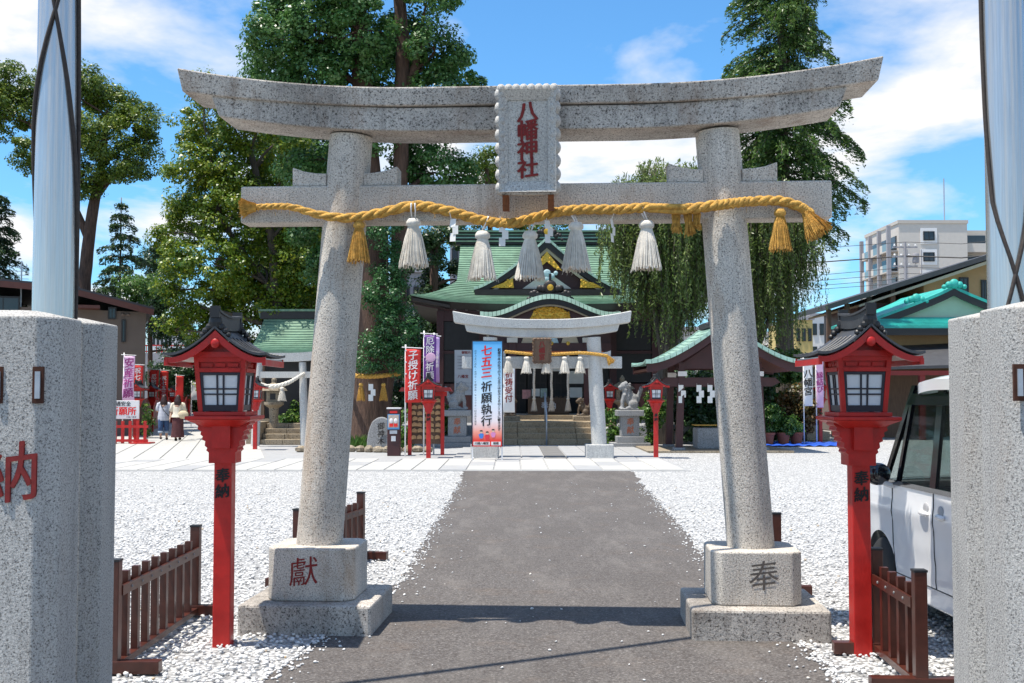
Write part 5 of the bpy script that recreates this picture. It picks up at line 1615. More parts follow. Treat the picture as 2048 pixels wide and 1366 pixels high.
# ---------------------------------------------------------------- trees and shrubs
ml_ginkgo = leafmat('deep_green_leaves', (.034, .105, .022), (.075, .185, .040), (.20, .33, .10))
ml_ivy = leafmat('ivy_leaves', (.022, .080, .024), (.045, .140, .040), (.10, .24, .07))
ml_yellow = leafmat('yellow_green_leaves', (.042, .125, .016), (.145, .225, .018), (.42, .42, .025))
ml_olive = leafmat('olive_leaves', (.045, .105, .014), (.115, .180, .018), (.30, .34, .03))
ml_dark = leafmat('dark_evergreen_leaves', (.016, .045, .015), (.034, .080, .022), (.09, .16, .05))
ml_weep = leafmat('weeping_leaves', (.085, .145, .03), (.16, .23, .055), (.34, .40, .15), .45)
ml_cedar = leafmat('conifer_needles', (.038, .100, .026), (.088, .170, .038), (.22, .31, .07), .35)
ml_shrub = leafmat('shrub_leaves', (.028, .10, .016), (.080, .18, .026), (.24, .34, .06))
ml_red = leafmat('reddish_shrub_leaves', (.06, .08, .02), (.18, .09, .03), (.32, .13, .05))
tr = np.random.default_rng(21)
def unit(a): return a / np.maximum(np.linalg.norm(a, axis=1, keepdims=True), 1e-6)
def leaf_obj(name, C, N, S, m, parent, aspect=.62, T=None):
    n = len(C)
    N = unit(N)
    if T is None: T = tr.normal(0, 1, (n, 3))
    T = unit(T - N * (T * N).sum(1, keepdims=True))
    B = np.cross(N, T)
    S = S[:, None]
    V = np.stack([C - T * S * .5, C + B * S * .5 * aspect + N * S * .08 + T * S * .05, C + T * S * .5, C - B * S * .5 * aspect + N * S * .08 + T * S * .05], 1).reshape(-1, 3)
    Fc = np.arange(n * 4).reshape(n, 4)
    return tri_mesh(name, V, Fc, m, parent)
def cloud(lobes, per_m2, size, sub=.42, flat=.75, up=.55):
    """lobes: (x,y,z,r). returns leaf centres, normals"""
    Cs, Ns = [], []
    for (x, y, z, r) in lobes:
        k = max(4, int(9 * r * r / (sub * sub) * .55))
        d = unit(tr.normal(0, 1, (k, 3)))
        rad = r * tr.uniform(.35, 1.0, k) ** .6
        cc = np.array([x, y, z]) + d * rad[:, None] * np.array([1, 1, flat + .15])
        m_ = max(6, int(per_m2 * 5.2 * 12.5 * r * r / k))
        q = unit(tr.normal(0, 1, (k, m_, 3)).reshape(-1, 3)).reshape(k, m_, 3)
        rr_ = sub * tr.uniform(.55, 1.35, (k, 1, 1)) * tr.uniform(.25, 1.0, (k, m_, 1)) ** .5
        pos = cc[:, None, :] + q * rr_ * np.array([1, 1, .7])
        nn = q * .7 + d[:, None, :] * .35 + np.array([0, 0, up]) + tr.normal(0, .45, (k, m_, 3))
        Cs.append(pos.reshape(-1, 3)); Ns.append(nn.reshape(-1, 3))
    return np.concatenate(Cs), np.concatenate(Ns)
def limb(mb, a, b, r0, r1, bend=.15, n=6, sides=7):
    a, b = Vector(a), Vector(b); L = (b - a).length
    off = Vector((random.uniform(-1, 1), random.uniform(-1, 1), random.uniform(-.2, 1))) * L * bend
    pts = [a + (b - a) * t + off * math.sin(math.pi * t) for t in [i / n for i in range(n + 1)]]
    mb.tube(pts, [r0 + (r1 - r0) * i / n for i in range(n + 1)], sides)
random.seed(5)
def px_lobes(L, Y, dy=1.2):
    out = []
    for e in L:
        px, py, r = e[:3]
        yy = Y + (e[3] if len(e) > 3 else random.uniform(-dy, dy))
        p = W(px, py, yy); out.append((p.x, p.y, p.z, r * Y / F))
    return out
def tree(name, label, Y, trunks, lobes, m, bark, per=70, size=.15, sub=.42, group=None, dy=1.2, cat='tree', branches=True, up=.55):
    base = W(*trunks[0][0][:2], Y)
    o = thing(name, (base.x, Y, 0), 0, label, cat, group)
    inv = Vector((base.x, Y, 0))
    mb = MB(); tops = []
    for tk in trunks:
        pts = []; rad = []
        for (px, py, r) in tk:
            p = W(px, py, Y) - inv; pts.append(p); rad.append(r * Y / F)
        if pts[0].z > -.2 and tk is trunks[0]:
            pts[0].z = -.1
        fine = []; fr_ = []
        for i in range(len(pts) - 1):
            for k in range(5):
                fine.append(pts[i] + (pts[i + 1] - pts[i]) * k / 5 + Vector((random.uniform(-.02, .02), random.uniform(-.02, .02), 0))); fr_.append(rad[i] + (rad[i + 1] - rad[i]) * k / 5)
        fine.append(pts[-1]); fr_.append(rad[-1])
        m1 = MB(); m1.tube(fine, fr_, 14); m1.build('trunk', bark, o, smooth='all')
        tops += list(zip(fine, fr_))
    wl = px_lobes(lobes, Y, dy)
    if branches:
        for (x, y, z, r) in wl:
            c = Vector((x, y, z)) - inv
            best = min(tops, key=lambda t: (t[0] - c).length + 1.2 * max(0, t[0].z - c.z + .6))
            limb(mb, best[0], c, min(best[1] * .55, .13), .025)
            for _ in range(3):
                e = c + Vector((random.uniform(-1, 1), random.uniform(-1, 1), random.uniform(-.6, 1))) * r * .8
                limb(mb, c, e, .028, .008, .1, 4, 5)
        mb.build('branches', bark, o, smooth='all')['kind'] = 'stuff'
    C, N = cloud(wl, per, size, sub, up=up)
    C = C - np.array(inv)
    S = size * .80 * tr.uniform(.5, 1.3, len(C))
    leaf_obj('crown', C, N, S, m, o)
    return o
tree('ginkgo_tree', 'huge dark green tree with two tall trunks towering behind the left granite pillar', 37,
     [[(742, 890, 46), (742, 800, 40), (748, 640, 34), (742, 430, 28), (728, 220, 22), (718, 40, 17), (710, -150, 11)],
      [(765, 800, 18), (795, 620, 17), (800, 430, 16), (803, 250, 15), (806, 90, 14), (792, -90, 11)],
      [(812, 190, 9), (832, 130, 8), (842, 60, 5)]],
     [(560, 80, 68), (525, 60, 30), (640, 60, 72), (720, 60, 80), (800, 80, 70, 1.4), (870, 100, 60), (915, 130, 42), (540, 150, 50), (620, 150, 74), (700, 160, 82), (790, 170, 80, 1.2), (875, 180, 55), (660, -60, 90), (770, -80, 95, 1), (860, -20, 60), (570, -10, 45),
      (650, 230, 55), (740, 250, 70), (830, 260, 62), (895, 240, 45), (870, 345, 60), (925, 350, 40), (815, 330, 45, 1.0), (700, 330, 50), (600, 330, 50, 1), (760, 400, 40, -.8), (620, 450, 50, 1.5), (680, 420, 40, 1.2), (590, 240, 50), (560, 20, 45), (940, 170, 25), (680, 510, 50, 1.4), (640, 530, 45, 1.5), (850, 420, 40, 1)],
     ml_ginkgo, m_bark, 62, .165, .42)
tree('ivy_column', 'dense green ivy climbing the rope-bound trunk beside the fortune machine', 36.0, [[(775, 880, 3), (775, 700, 2), (775, 450, 2)]],
     [(770, 470, 38), (785, 530, 44), (775, 590, 48), (790, 650, 48), (765, 690, 42), (740, 720, 30), (800, 720, 30), (760, 420, 34)], ml_ivy, m_bark, 90, .11, .3, cat='ivy', dy=.4)
sr = thing('sacred_rope', (W(742, 760, 36.4).x, 36.6, W(742, 760, 36.4).z), 0, 'golden straw rope wrapped round the sacred tree trunk', 'rope')
rope('sacred_rope', [(.86 * math.cos(a), .86 * math.sin(a), .10 + .12 * abs(math.cos(a)) ** 2) for a in np.linspace(-math.pi, math.pi, 22)], [.075] * 22, m_straw_gold, sr, 5)
g1k, g1s = tassel_mesh(.55, .26, m_straw_gold, 41, 50)
for i, px in enumerate((722, 767)):
    hang('rope_tassel', 'golden tassel on the sacred tree rope, ' + ['next to the granite pillar', 'next to the fortune machine'][i], W(px, 766, 35.65), [('knot', g1k), ('straw', g1s)], 'golden tassels of the sacred tree')
hang('paper_streamer', 'white paper streamer hanging from the sacred tree rope', W(737, 768, 35.6), [('folded_paper', sh2)])
tree('yellow_green_tree', 'broad tree with yellow-green foliage behind the left red lantern', 43,
     [[(560, 880, 14), (560, 700, 12), (545, 480, 9), (500, 300, 6)], [(555, 600, 7), (440, 440, 5), (420, 300, 3)]],
     [(425, 180, 40), (470, 175, 32), (400, 250, 60), (470, 255, 58), (375, 330, 46), (450, 335, 72), (540, 310, 62), (600, 350, 60), (355, 400, 32), (385, 440, 58), (465, 430, 78), (550, 430, 72), (620, 430, 60), (350, 520, 44), (430, 530, 76), (520, 530, 78), (600, 520, 65), (372, 610, 44), (450, 620, 62), (540, 600, 60), (405, 690, 40), (470, 700, 45), (620, 620, 50), (340, 580, 25), (500, 380, 60), (420, 390, 60), (330, 470, 30), (580, 270, 45), (520, 230, 50), (610, 560, 60), (490, 590, 70), (350, 660, 30), (560, 680, 55), (500, 740, 45), (430, 760, 35)],
     ml_yellow, m_bark_grey, 48, .165, .40)
tree('spreading_tree', 'spreading layered tree rising behind the brown building at left', 52,
     [[(165, 800, 14), (168, 560, 13), (185, 420, 11), (205, 320, 8), (215, 230, 4)], [(178, 480, 8), (120, 350, 6), (60, 250, 3)], [(190, 400, 6), (250, 320, 4), (280, 290, 2)]],
     [(-40, 210, 60), (20, 165, 45), (15, 240, 42), (75, 195, 48), (125, 165, 48), (120, 240, 42), (175, 180, 50), (225, 215, 52), (270, 250, 45), (295, 285, 30), (205, 275, 55), (150, 290, 42), (60, 300, 34), (100, 330, 32), (235, 330, 42), (180, 355, 38), (285, 330, 28), (75, 345, 22)],
     ml_olive, m_bark, 62, .17, .5)
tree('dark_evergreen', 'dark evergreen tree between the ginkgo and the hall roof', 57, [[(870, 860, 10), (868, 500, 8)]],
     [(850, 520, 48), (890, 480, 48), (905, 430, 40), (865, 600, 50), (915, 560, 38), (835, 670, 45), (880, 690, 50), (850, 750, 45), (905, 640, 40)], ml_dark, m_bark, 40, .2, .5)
tree('broadleaf_tree', 'sparse tree seen under the gate lintel just left of the plaque', 62, [[(985, 860, 8), (980, 420, 5), (970, 300, 3)]],
     [(975, 310, 26), (960, 350, 34), (1000, 350, 30), (950, 410, 38), (1000, 420, 36), (1060, 450, 34), (1110, 455, 28), (930, 470, 36)], ml_olive, m_bark, 45, .17, .42)
tree('evergreen_tree', 'deep green evergreen filling the gap between the ginkgo and the yellow-green tree', 54, [[(600, 860, 10), (605, 420, 7), (610, 300, 4)]],
     [(560, 300, 55), (610, 260, 50), (640, 330, 60), (590, 380, 65), (660, 420, 60), (540, 420, 60), (610, 470, 70), (680, 500, 55), (560, 520, 60), (640, 570, 65), (580, 620, 60), (690, 600, 50), (650, 680, 55), (720, 380, 50), (690, 300, 50)], ml_ginkgo, m_bark, 34, .23, .55)
# dark undergrowth and hedges behind the precinct on the left
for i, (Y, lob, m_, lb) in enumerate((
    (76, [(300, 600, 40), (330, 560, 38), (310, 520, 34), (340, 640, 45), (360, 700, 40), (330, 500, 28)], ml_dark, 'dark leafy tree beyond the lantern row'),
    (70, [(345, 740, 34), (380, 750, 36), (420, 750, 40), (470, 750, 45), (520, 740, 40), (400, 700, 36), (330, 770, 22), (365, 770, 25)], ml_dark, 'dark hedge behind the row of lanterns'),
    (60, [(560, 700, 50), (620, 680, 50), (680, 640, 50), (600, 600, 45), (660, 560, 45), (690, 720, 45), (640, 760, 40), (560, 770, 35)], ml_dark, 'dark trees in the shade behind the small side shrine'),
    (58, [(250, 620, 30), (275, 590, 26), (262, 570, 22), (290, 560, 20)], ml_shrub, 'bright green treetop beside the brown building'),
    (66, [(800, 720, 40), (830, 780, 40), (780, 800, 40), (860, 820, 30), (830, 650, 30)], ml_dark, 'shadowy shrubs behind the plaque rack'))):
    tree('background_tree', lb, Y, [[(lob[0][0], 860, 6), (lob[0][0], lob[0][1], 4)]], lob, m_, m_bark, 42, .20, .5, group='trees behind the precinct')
# conifers
def conifer(name, label, Y, px, top, bot, prof, m, rtrunk, step=.45, droop=.35, nper=13, fl=.5, per=70, gap=0):
    base = W(px, 880, Y); o = thing(name, (base.x, Y, 0), 0, label, 'tree')
    zt = W(px, top, Y).z; zb = W(px, bot, Y).z
    m1 = MB(); m1.tube([(0, 0, zt * k / 12) for k in range(13)], [rtrunk * (1 - .85 * k / 12) for k in range(13)], 14); m1.build('trunk', m_bark_grey, o, smooth='all')
    mb = MB(); Cs = []; Ns = []; Ts = []; 
    z = zb; rr_ = random.Random(hash(label) % 1000 if False else len(label))
    while z < zt:
        py = np.interp(z, [zb, zt], [bot, top])
        for k in range(nper):
            if rr_.random() < gap: continue
            a = rr_.uniform(0, 6.283)
            ln = np.interp(py, [q[0] for q in prof], [q[1] + (q[2] - q[1]) * (.5 + .5 * math.cos(a)) for q in prof]) * Y / F * rr_.uniform(.55, 1.05)
            dx, dy_ = math.cos(a), math.sin(a)
            pts = []
            for i in range(7):
                t_ = i / 6
                pts.append(Vector((dx * ln * t_, dy_ * ln * t_, z + .25 * ln * t_ * (1 - t_) * .6 - droop * ln * t_ ** 2)))
            mb.tube(pts, [.045 * (1 - t / 7) + .006 for t in range(7)], 5)
            n_ = int(per * ln)
            u = tr.uniform(.15, 1.0, n_) ** .8
            P_ = np.array([[*p] for p in pts]); ii = np.clip((u * 6).astype(int), 0, 5); ff = (u * 6 - ii)[:, None]
            c = P_[ii] * (1 - ff) + P_[ii + 1] * ff
            side = tr.normal(0, 1, n_) * fl * .45 * (1.15 - u)
            hang_ = np.abs(tr.normal(0, 1, n_)) * fl * .5
            c = c + np.stack([-dy_ * side, dx * side, -hang_ * .7 + .1], 1)
            Cs.append(c); Ns.append(tr.normal(0, 1, (n_, 3)) * .6 + np.array([dx * .2, dy_ * .2, .7]))
            Ts.append(np.stack([dx + tr.normal(0, .5, n_), dy_ + tr.normal(0, .5, n_), -.7 + tr.normal(0, .4, n_)], 1))
        z += step
    mb.build('branches', m_bark_grey, o, smooth='all')['kind'] = 'stuff'
    C = np.concatenate(Cs); leaf_obj('crown', C, np.concatenate(Ns), .17 * tr.uniform(.6, 1.4, len(C)) * (Y / 46) ** .7, m, o, .34, np.concatenate(Ts))
    return o
conifer('cedar_tree', 'tall straight conifer rising behind the right granite pillar', 46, 1572, -330, 470,
        [(-330, 20, 20), (-100, 95, 85), (0, 130, 95), (100, 150, 115), (200, 150, 155), (320, 120, 185), (420, 90, 135), (480, 60, 70)], ml_cedar, .40, .42, .42, 10, .8, 150)
conifer('sparse_conifer', 'small sparse conifer standing behind the brown building', 66, 235, 395, 660, [(395, 8, 8), (440, 35, 35), (520, 60, 62), (660, 80, 80)], ml_dark, .16, .6, .25, 7, .6, 90, .15)
conifer('dark_conifer', 'dark conifer at the left edge, partly behind the left flagpole', 56, -15, 380, 640, [(380, 15, 25), (480, 50, 55), (640, 70, 70)], ml_dark, .2, .5, .3, 9, .6, 110)
# weeping cherry
def weeping(label, Y, px0, cx, cy, rx, ry, nlimb, nstr, m):
    base = W(px0, 880, Y); inv = Vector((base.x, Y, 0))
    o = thing('weeping_tree', inv, 0, label, 'tree')
    MB().tube([(0, 0, -.1), (.05, 0, 1.0), (-.05, .1, 2.2), (.1, 0, 3.6), (0, 0, 5.0)], [.30, .25, .22, .18, .12], 14).build('trunk', m_bark_grey, o, smooth='all')
    mb = MB(); c0 = W(cx, cy, Y) - inv; sx = rx * Y / F; sz = ry * Y / F
    tips = []
    rr_ = random.Random(12)
    for k in range(nlimb):
        a = rr_.uniform(0, 6.283); q = rr_.uniform(.3, 1.0)
        s = Vector((0, 0, rr_.uniform(2.0, 5.0)))
        e = c0 + Vector((math.cos(a) * sx * q, math.sin(a) * sx * .8 * q, sz * (math.sqrt(max(0, 1 - q * q)) * .95 + rr_.uniform(-.25, .12))))
        pts = []
        for i in range(8):
            t_ = i / 7
            p = s + (e - s) * t_; p.z += math.sin(math.pi * t_) * .8
            pts.append(p)
        mb.tube(pts, [.09 * (1 - i / 9) + .012 for i in range(8)], 6)
        tips += [pts[i] for i in (3, 4, 5, 6, 7, 7, 7)]
    Cs, Ns, Ts = [], [], []
    for k in range(nstr):
        t0 = rr_.choice(tips) + Vector((rr_.gauss(0, .28), rr_.gauss(0, .28), rr_.gauss(0, .15)))
        L_ = rr_.uniform(.7, 2.6) * (1.0 if t0.z > 3 else .6)
        L_ = min(L_, max(.4, t0.z - 1.7))
        out = Vector((t0.x - 0, t0.y, 0)); out = out.normalized() if out.length > .1 else Vector((1, 0, 0))
        n_ = int(L_ * 26)
        u = np.linspace(0, 1, n_)
        sw = rr_.uniform(-.15, .35)
        cx_ = t0.x + out.x * sw * np.sqrt(u) + .05 * np.sin(u * 7 + k); cy_ = t0.y + out.y * sw * np.sqrt(u); cz_ = t0.z + .08 * u - L_ * u ** 1.15
        c = np.stack([cx_, cy_, cz_], 1) + tr.normal(0, .035, (n_, 3))
        mb.tube([Vector(c[int(j)]) for j in np.linspace(0, n_ - 1, 3)], .006, 3)
        Cs.append(c); Ns.append(tr.normal(0, 1, (n_, 3)) + np.array([0, -.2, .4])); Ts.append(tr.normal(0, .45, (n_, 3)) + np.array([0, 0, -1.0]))
    mb.build('branches', m_bark_grey, o, smooth='all')['kind'] = 'stuff'
    C = np.concatenate(Cs)
    leaf_obj('crown', C, np.concatenate(Ns), .15 * tr.uniform(.6, 1.25, len(C)), m, o, .32, np.concatenate(Ts))
    return o
weeping('weeping cherry tree with trailing leafy strands between the hall and the pavilion', 39, 1330, 1345, 500, 135, 175, 75, 2600, ml_weep)
weeping('weeping tree with trailing strands right behind the right granite pillar', 42, 1500, 1510, 520, 120, 165, 60, 2000, ml_weep)
# shrubs
def shrub(name, label, px, py, w, h, Y, m, size=.11, per=60, pot=False, group='shrubs in the precinct', n=7):
    b = W(px, py, Y); wr, hr = w * Y / F / 2, h * Y / F
    z0 = .38 if pot else 0
    o = thing(name, (b.x, Y, 0), 0, label, 'shrub', group)
    rr_ = random.Random(px)
    lob = []
    for i in range(n):
        a = rr_.uniform(0, 6.28); q = rr_.uniform(.1, .65)
        r = min(wr, hr / 2) * rr_.uniform(.45, .65)
        lob.append((math.cos(a) * wr * q, math.sin(a) * wr * q * .8, z0 + max(r * .8, (hr - z0 - r) * rr_.uniform(.1, 1.0)), r))
    mb = MB()
    for (x, y, z, r) in lob: limb(mb, (x * .15, y * .15, z0 * .6), (x, y, z), .02, .006, .1, 4, 5)
    mb.build('stems', m_bark, o)
    C, N = cloud(lob, per, size, .2)
    C[:, 2] = np.maximum(C[:, 2], .04)
    leaf_obj('foliage', C, N, size * tr.uniform(.6, 1.3, len(C)), m, o, .6)
    if pot:
        p = thing('plant_pot', (b.x, Y - .05, 0), 0, 'terracotta pot holding the ' + label, 'pot', 'terracotta pots')
        MB().lathe([(.16, 0), (.22, .32), (.25, .33), (.25, .40), (.22, .40), (.20, .34)], 18).build('pot_wall', plain('terracotta', (.30, .09, .05), .8, .2, 6), p, smooth=True)
    return o
shrub('leafy_shrub', 'bright green leafy shrub between the pale gate and the right stone lion', 1222, 880, 55, 95, 37.6, ml_shrub)
shrub('leafy_shrub', 'bright green leafy shrub right of the right stone lion', 1305, 885, 70, 110, 37.8, ml_shrub, n=9)
shrub('leafy_shrub', 'green shrub beside the left stone lion', 878, 885, 52, 95, 37.6, ml_shrub)
shrub('leafy_shrub', 'green shrub behind the fortune machine', 812, 890, 50, 100, 34, ml_shrub)
shrub('leafy_shrub', 'green shrub beside the small side shrine', 577, 850, 50, 90, 40.6, ml_shrub)
shrub('leafy_shrub', 'green climbing shrub between the first two lanterns of the row', 292, 862, 26, 80, 44.2, ml_shrub, n=6)
shrub('leafy_shrub', 'green shrub behind the pink flag banner', 243, 860, 70, 150, 47, ml_olive, n=9)
shrub('leafy_shrub', 'green shrub behind the wash pavilion', 1400, 880, 150, 150, 39.5, ml_dark, .15, 40, n=12)
shrub('leafy_shrub', 'tall dense green shrub right of the granite pillar', 1520, 885, 110, 200, 41, ml_dark, .14, 55, n=14)
shrub('leafy_shrub', 'tall leafy shrub beside the stone lantern', 1575, 880, 100, 190, 42.5, ml_shrub, .13, 55, n=14)
shrub('leafy_shrub', 'reddish-leaved shrub among the potted plants', 1590, 870, 90, 120, 40, ml_red, .12, 90, n=9)
for i, (px, w, h) in enumerate(((1502, 55, 75), (1535, 60, 85), (1566, 50, 60), (1592, 45, 50))):
    shrub('potted_shrub', ['potted shrub next to the granite pillar', 'large potted shrub behind the blue tarp', 'small potted shrub beside the reddish bush', 'small light green potted shrub at the end of the blue tarp'][i], px, 888, w, h, 38.2 + .2 * i, ml_shrub, .10, 100, True, 'potted shrubs by the blue tarp')
gr = thing('grass_tuft', (W(712, 900, 34.6).x, 34.6, 0), 0, 'tuft of long grass at the foot of the sacred tree', 'grass')
gm = MB()
for i in range(160):
    a = random.uniform(0, 6.28); q = random.uniform(0, .7); x, y = math.cos(a) * q, math.sin(a) * q * .6; l_ = random.uniform(.25, .5); b_ = random.uniform(-.3, .3)
    gm.add([(x, y, 0), (x + .015, y, 0), (x + b_ * .5 + .01, y - .05, l_ * .7), (x + b_, y - .1, l_)], [(0, 1, 2, 3)])
gm.build('blades', ml_shrub, gr, fix=False)['kind'] = 'stuff'
# ---------------------------------------------------------------- buildings
def winrect(o, x0, x1, y, z0, z1, frame=m_black, glass=None, d=.06, fw=.06, mull=1):
    f = MB()
    f.box(x0, x1, y - d, y, z0, z0 + fw); f.box(x0, x1, y - d, y, z1 - fw, z1); f.box(x0, x0 + fw, y - d + .002, y, z0 + fw, z1 - fw); f.box(x1 - fw, x1, y - d + .002, y, z0 + fw, z1 - fw)
    if mull: f.box((x0 + x1) / 2 - fw * .3, (x0 + x1) / 2 + fw * .3, y - d * .8, y, z0 + fw, z1 - fw)
    w = f.build('window', frame, o)
    MB().box(x0 + fw * .5, x1 - fw * .5, y - d * .5, y - .004, z0 + fw * .5, z1 - fw * .5).build('pane', glass or m_winglass, w)
    return w
m_winglass = plain('window_glass', (.03, .04, .05), .08, .2, 2)
m_brownwall = plain('brown_render', (.16, .125, .105), .9, .1, 2, .1, 40)
m_ochre = plain('ochre_wall', (.38, .24, .12), .85, .12, 2)
m_beige = plain('beige_tile', (.50, .45, .40), .8, .05, 2)
m_beige2 = plain('pale_beige_tile', (.58, .53, .48), .8, .05, 2)
m_greyconc = plain('grey_concrete', (.30, .29, .31), .85, .1, 2)
m_darkroof = plain('dark_tile_roof', (.05, .05, .055), .6, .25, 5, .3, 20)
m_brownroof = plain('red_brown_fascia', (.11, .035, .025), .6, .2, 4)
# brown house left
Y = 46.5; xr = W(291, 700, Y).x; zt = W(291, 622, Y).z
o = thing('brown_house', (xr, Y, 0), R(19.5), 'brown rendered house with sloping red-brown roof edge at left', 'house')
MB().hexa([(-22, 0, 0), (0, 0, 0), (0, 14, 0), (-22, 14, 0), (-22, 0, zt + .4), (0, 0, zt - .05), (0, 14, zt - .05), (-22, 14, zt + .4)]).build('wall', m_brownwall, o)
def rz_(x): return zt + np.interp(-x, [-.4, 3.0, 6, 22], [-.02, .83, 1.02, 1.25])
MB().sheet(lambda u, v: (.3 - 22.3 * u, -.55 + 15.2 * v, rz_(.3 - 22.3 * u)), 20, 1, (0, 0, .10)).build('roof', m_darkroof, o)
MB().sheet(lambda u, v: (.28 - 22.2 * u, -.58, rz_(.28 - 22.2 * u) - .24 * v + .02), 20, 1, (0, .06, 0)).build('fascia', m_brownroof, o)
for k in range(40): MB().box(.2 - k * .55 - .03, .2 - k * .55 + .03, -.56, 0, rz_(.2 - k * .55) + .10, rz_(.2 - k * .55) + .16).build('roof_seam', m_darkroof, o)
def wx(px, py): p = W(px, py, Y); return p.x - xr, p.z
(a, b), (c, d) = wx(220, 640), wx(236, 616)
winrect(o, a, c, -.02, b, d)
(a, b), (c, d) = wx(245, 685), wx(254, 640)
winrect(o, a, c, -.02, b, d, mull=0)
for px in (248, 258): 
    q = wx(px, 630); MB().ball((q[0], -.06, q[1]), (.09, .07, .06), 10, 6).build('vent_cap', m_brownwall, o, smooth=True)
(a, b), (c, d) = wx(0, 640), wx(60, 600)
winrect(o, a, c, -.02, b, d)
MB().box(wx(150, 640)[0], wx(205, 640)[0], -.9, 0, wx(150, 622)[1], wx(150, 616)[1]).build('window_canopy', m_brownroof, o)
ap = thing('roof_antenna', (W(44, 600, 45.5).x, 45.4, zt + .3), 0, 'slim metal antenna mast on the brown house', 'antenna')
MB().tube([(0, 0, -1.2), (0, 0, 1.6)], .03, 6).build('mast', m_bolt, ap)
for k in range(4): MB().bar((-.25, 0, .9 + k * .15), (.25, .1, .9 + k * .15), .02).build('rod', m_bolt, ap)
# apartment block right
Y = 170.0
def ax(px, py, yy=Y): p = W(px, py, yy); return p.x, p.z
x0, zt = ax(1797, 447); x1, _ = ax(1934, 447)
m_balc = plain('balcony_glass', (.16, .24, .26), .2, .1, 2)
o = thing('apartment_block', (x0, Y, 0), 0, 'beige apartment block with balconies and dark pillars far behind the right house', 'building')
L_ = x1 - x0
MB().box(0, L_, 0, 16, 0, zt).build('main_wall', m_beige2, o)
MB().box(-.15, L_ + .15, -.15, 16.1, zt, zt + .5).build('parapet', m_beige, o)
for py in (472, 514, 556): 
    for (pa, pb) in ((1846, 1868),):
        xa, zb_ = ax(pa, py + 9); xb, za = ax(pb, py - 9)
        MB().box(xa - x0 - .4, xb - x0 + .4, -.12, -.02, zb_ - .5, za + .5).build('window_surround', m_whiteink, o)
        winrect(o, xa - x0, xb - x0, -.12, zb_, za, d=.15, fw=.12)
DP = 13.5
for k in range(5):
    z_ = zt - 1.2 - k * 3.1
    MB().box(-1.5, -.02, .3, DP, z_ - 2.95, z_ - 2.75).build('balcony_slab', m_beige, o)
    for q in range(3):
        ya = .5 + q * 4.4
        MB().box(-1.48, -1.40, ya, ya + 2.6, z_ - 2.75, z_ - 1.7).build('balcony_rail', m_balc, o)
        MB().box(-1.48, -1.40, ya + 2.62, ya + 4.2, z_ - 2.75, z_ - 1.7).build('balcony_panel', m_beige2, o)
        MB().box(-.06, -.01, ya + .4, ya + 3.4, z_ - 2.75, z_ - .5).build('balcony_door', m_winglass, o)
for q in range(4):
    MB().box(-1.75, -1.2, q * 4.4 - .1, q * 4.4 + .45, 0, zt - .3 - .2 * q).build('balcony_pillar', m_greyconc, o)
xb, _ = ax(1990, 450)
MB().box(L_ + .02, xb - x0, 3, 16, 0, zt - .6).build('rear_wing', m_beige, o)
for k in range(4):
    z_ = zt - 1.2 - k * 3.1
    MB().box(L_ + .1, xb - x0, 1.2, 3, z_ - 2.9, z_ - 1.6).build('balcony_rail', m_beige2, o)
    MB().box(L_ + .3, xb - x0 - .3, 2.85, 2.97, z_ - 1.6, z_ - .2).build('balcony_door', m_winglass, o)
MB().tube([(L_ * .82, 4, zt), (L_ * .82, 4, zt + 7.5)], .1, 6).build('roof_mast', m_bolt, o)
for k, px in enumerate((1812, 1840)):
    xa, za = ax(px, 520); MB().bar((xa - x0, -.6, za - 6), (xa - x0, -.6, za + 1.5), .12).build('down_pipe', m_greyconc, o)
# utility pole and wires
Y = 120
pp = W(1811, 560, Y)
o = thing('utility_pole', (pp.x, Y, 0), 0, 'concrete utility pole with crossarms before the apartment block', 'utility pole')
zt = W(1811, 485, Y).z
MB().tube([(0, 0, 0), (0, 0, zt)], [.2, .14], 10).build('pole', m_greyconc, o, smooth=True)
for k in range(3):
    a_ = MB().bar((-1.3, 0, zt - .5 - k * 1.0), (1.3, 0, zt - .5 - k * 1.0), .14).build('crossarm', m_greyconc, o)
    for x in (-1.1, -.4, .4, 1.1): MB().lathe([(.07, 0), (.12, .1), (.06, .2), (.1, .3)], 8, (x, 0, zt - .4 - k * 1.0)).build('insulator', m_whiteink, a_)
MB().lathe([(.3, 0), (.34, .1), (.34, .9), (.3, 1.0)], 12, (1.0, -.3, zt - 2.2)).build('transformer', m_greyconc, o, smooth=True)
for i, (ya, yb, th) in enumerate(((490, 484, .03), (518, 512, .07), (546, 535, .03), (556, 547, .03), (566, 557, .03), (572, 566, .03))):
    a_, b_ = W(1480, ya + 6, Y + 12), W(1811, yb, Y)
    mid = (a_ + b_) / 2 - Vector((0, 0, .35)); e_ = b_ + (b_ - a_) * .6
    tag(MB().tube([a_, mid, b_, (b_ + e_) / 2 - Vector((0, 0, .4)), e_], th, 5).build('power_line', m_black), 'dark overhead power line crossing to the utility pole, ' + ['highest', 'thickest, second highest', 'third from the top', 'fourth from the top', 'fifth from the top', 'lowest'][i], 'power line', 'power lines')
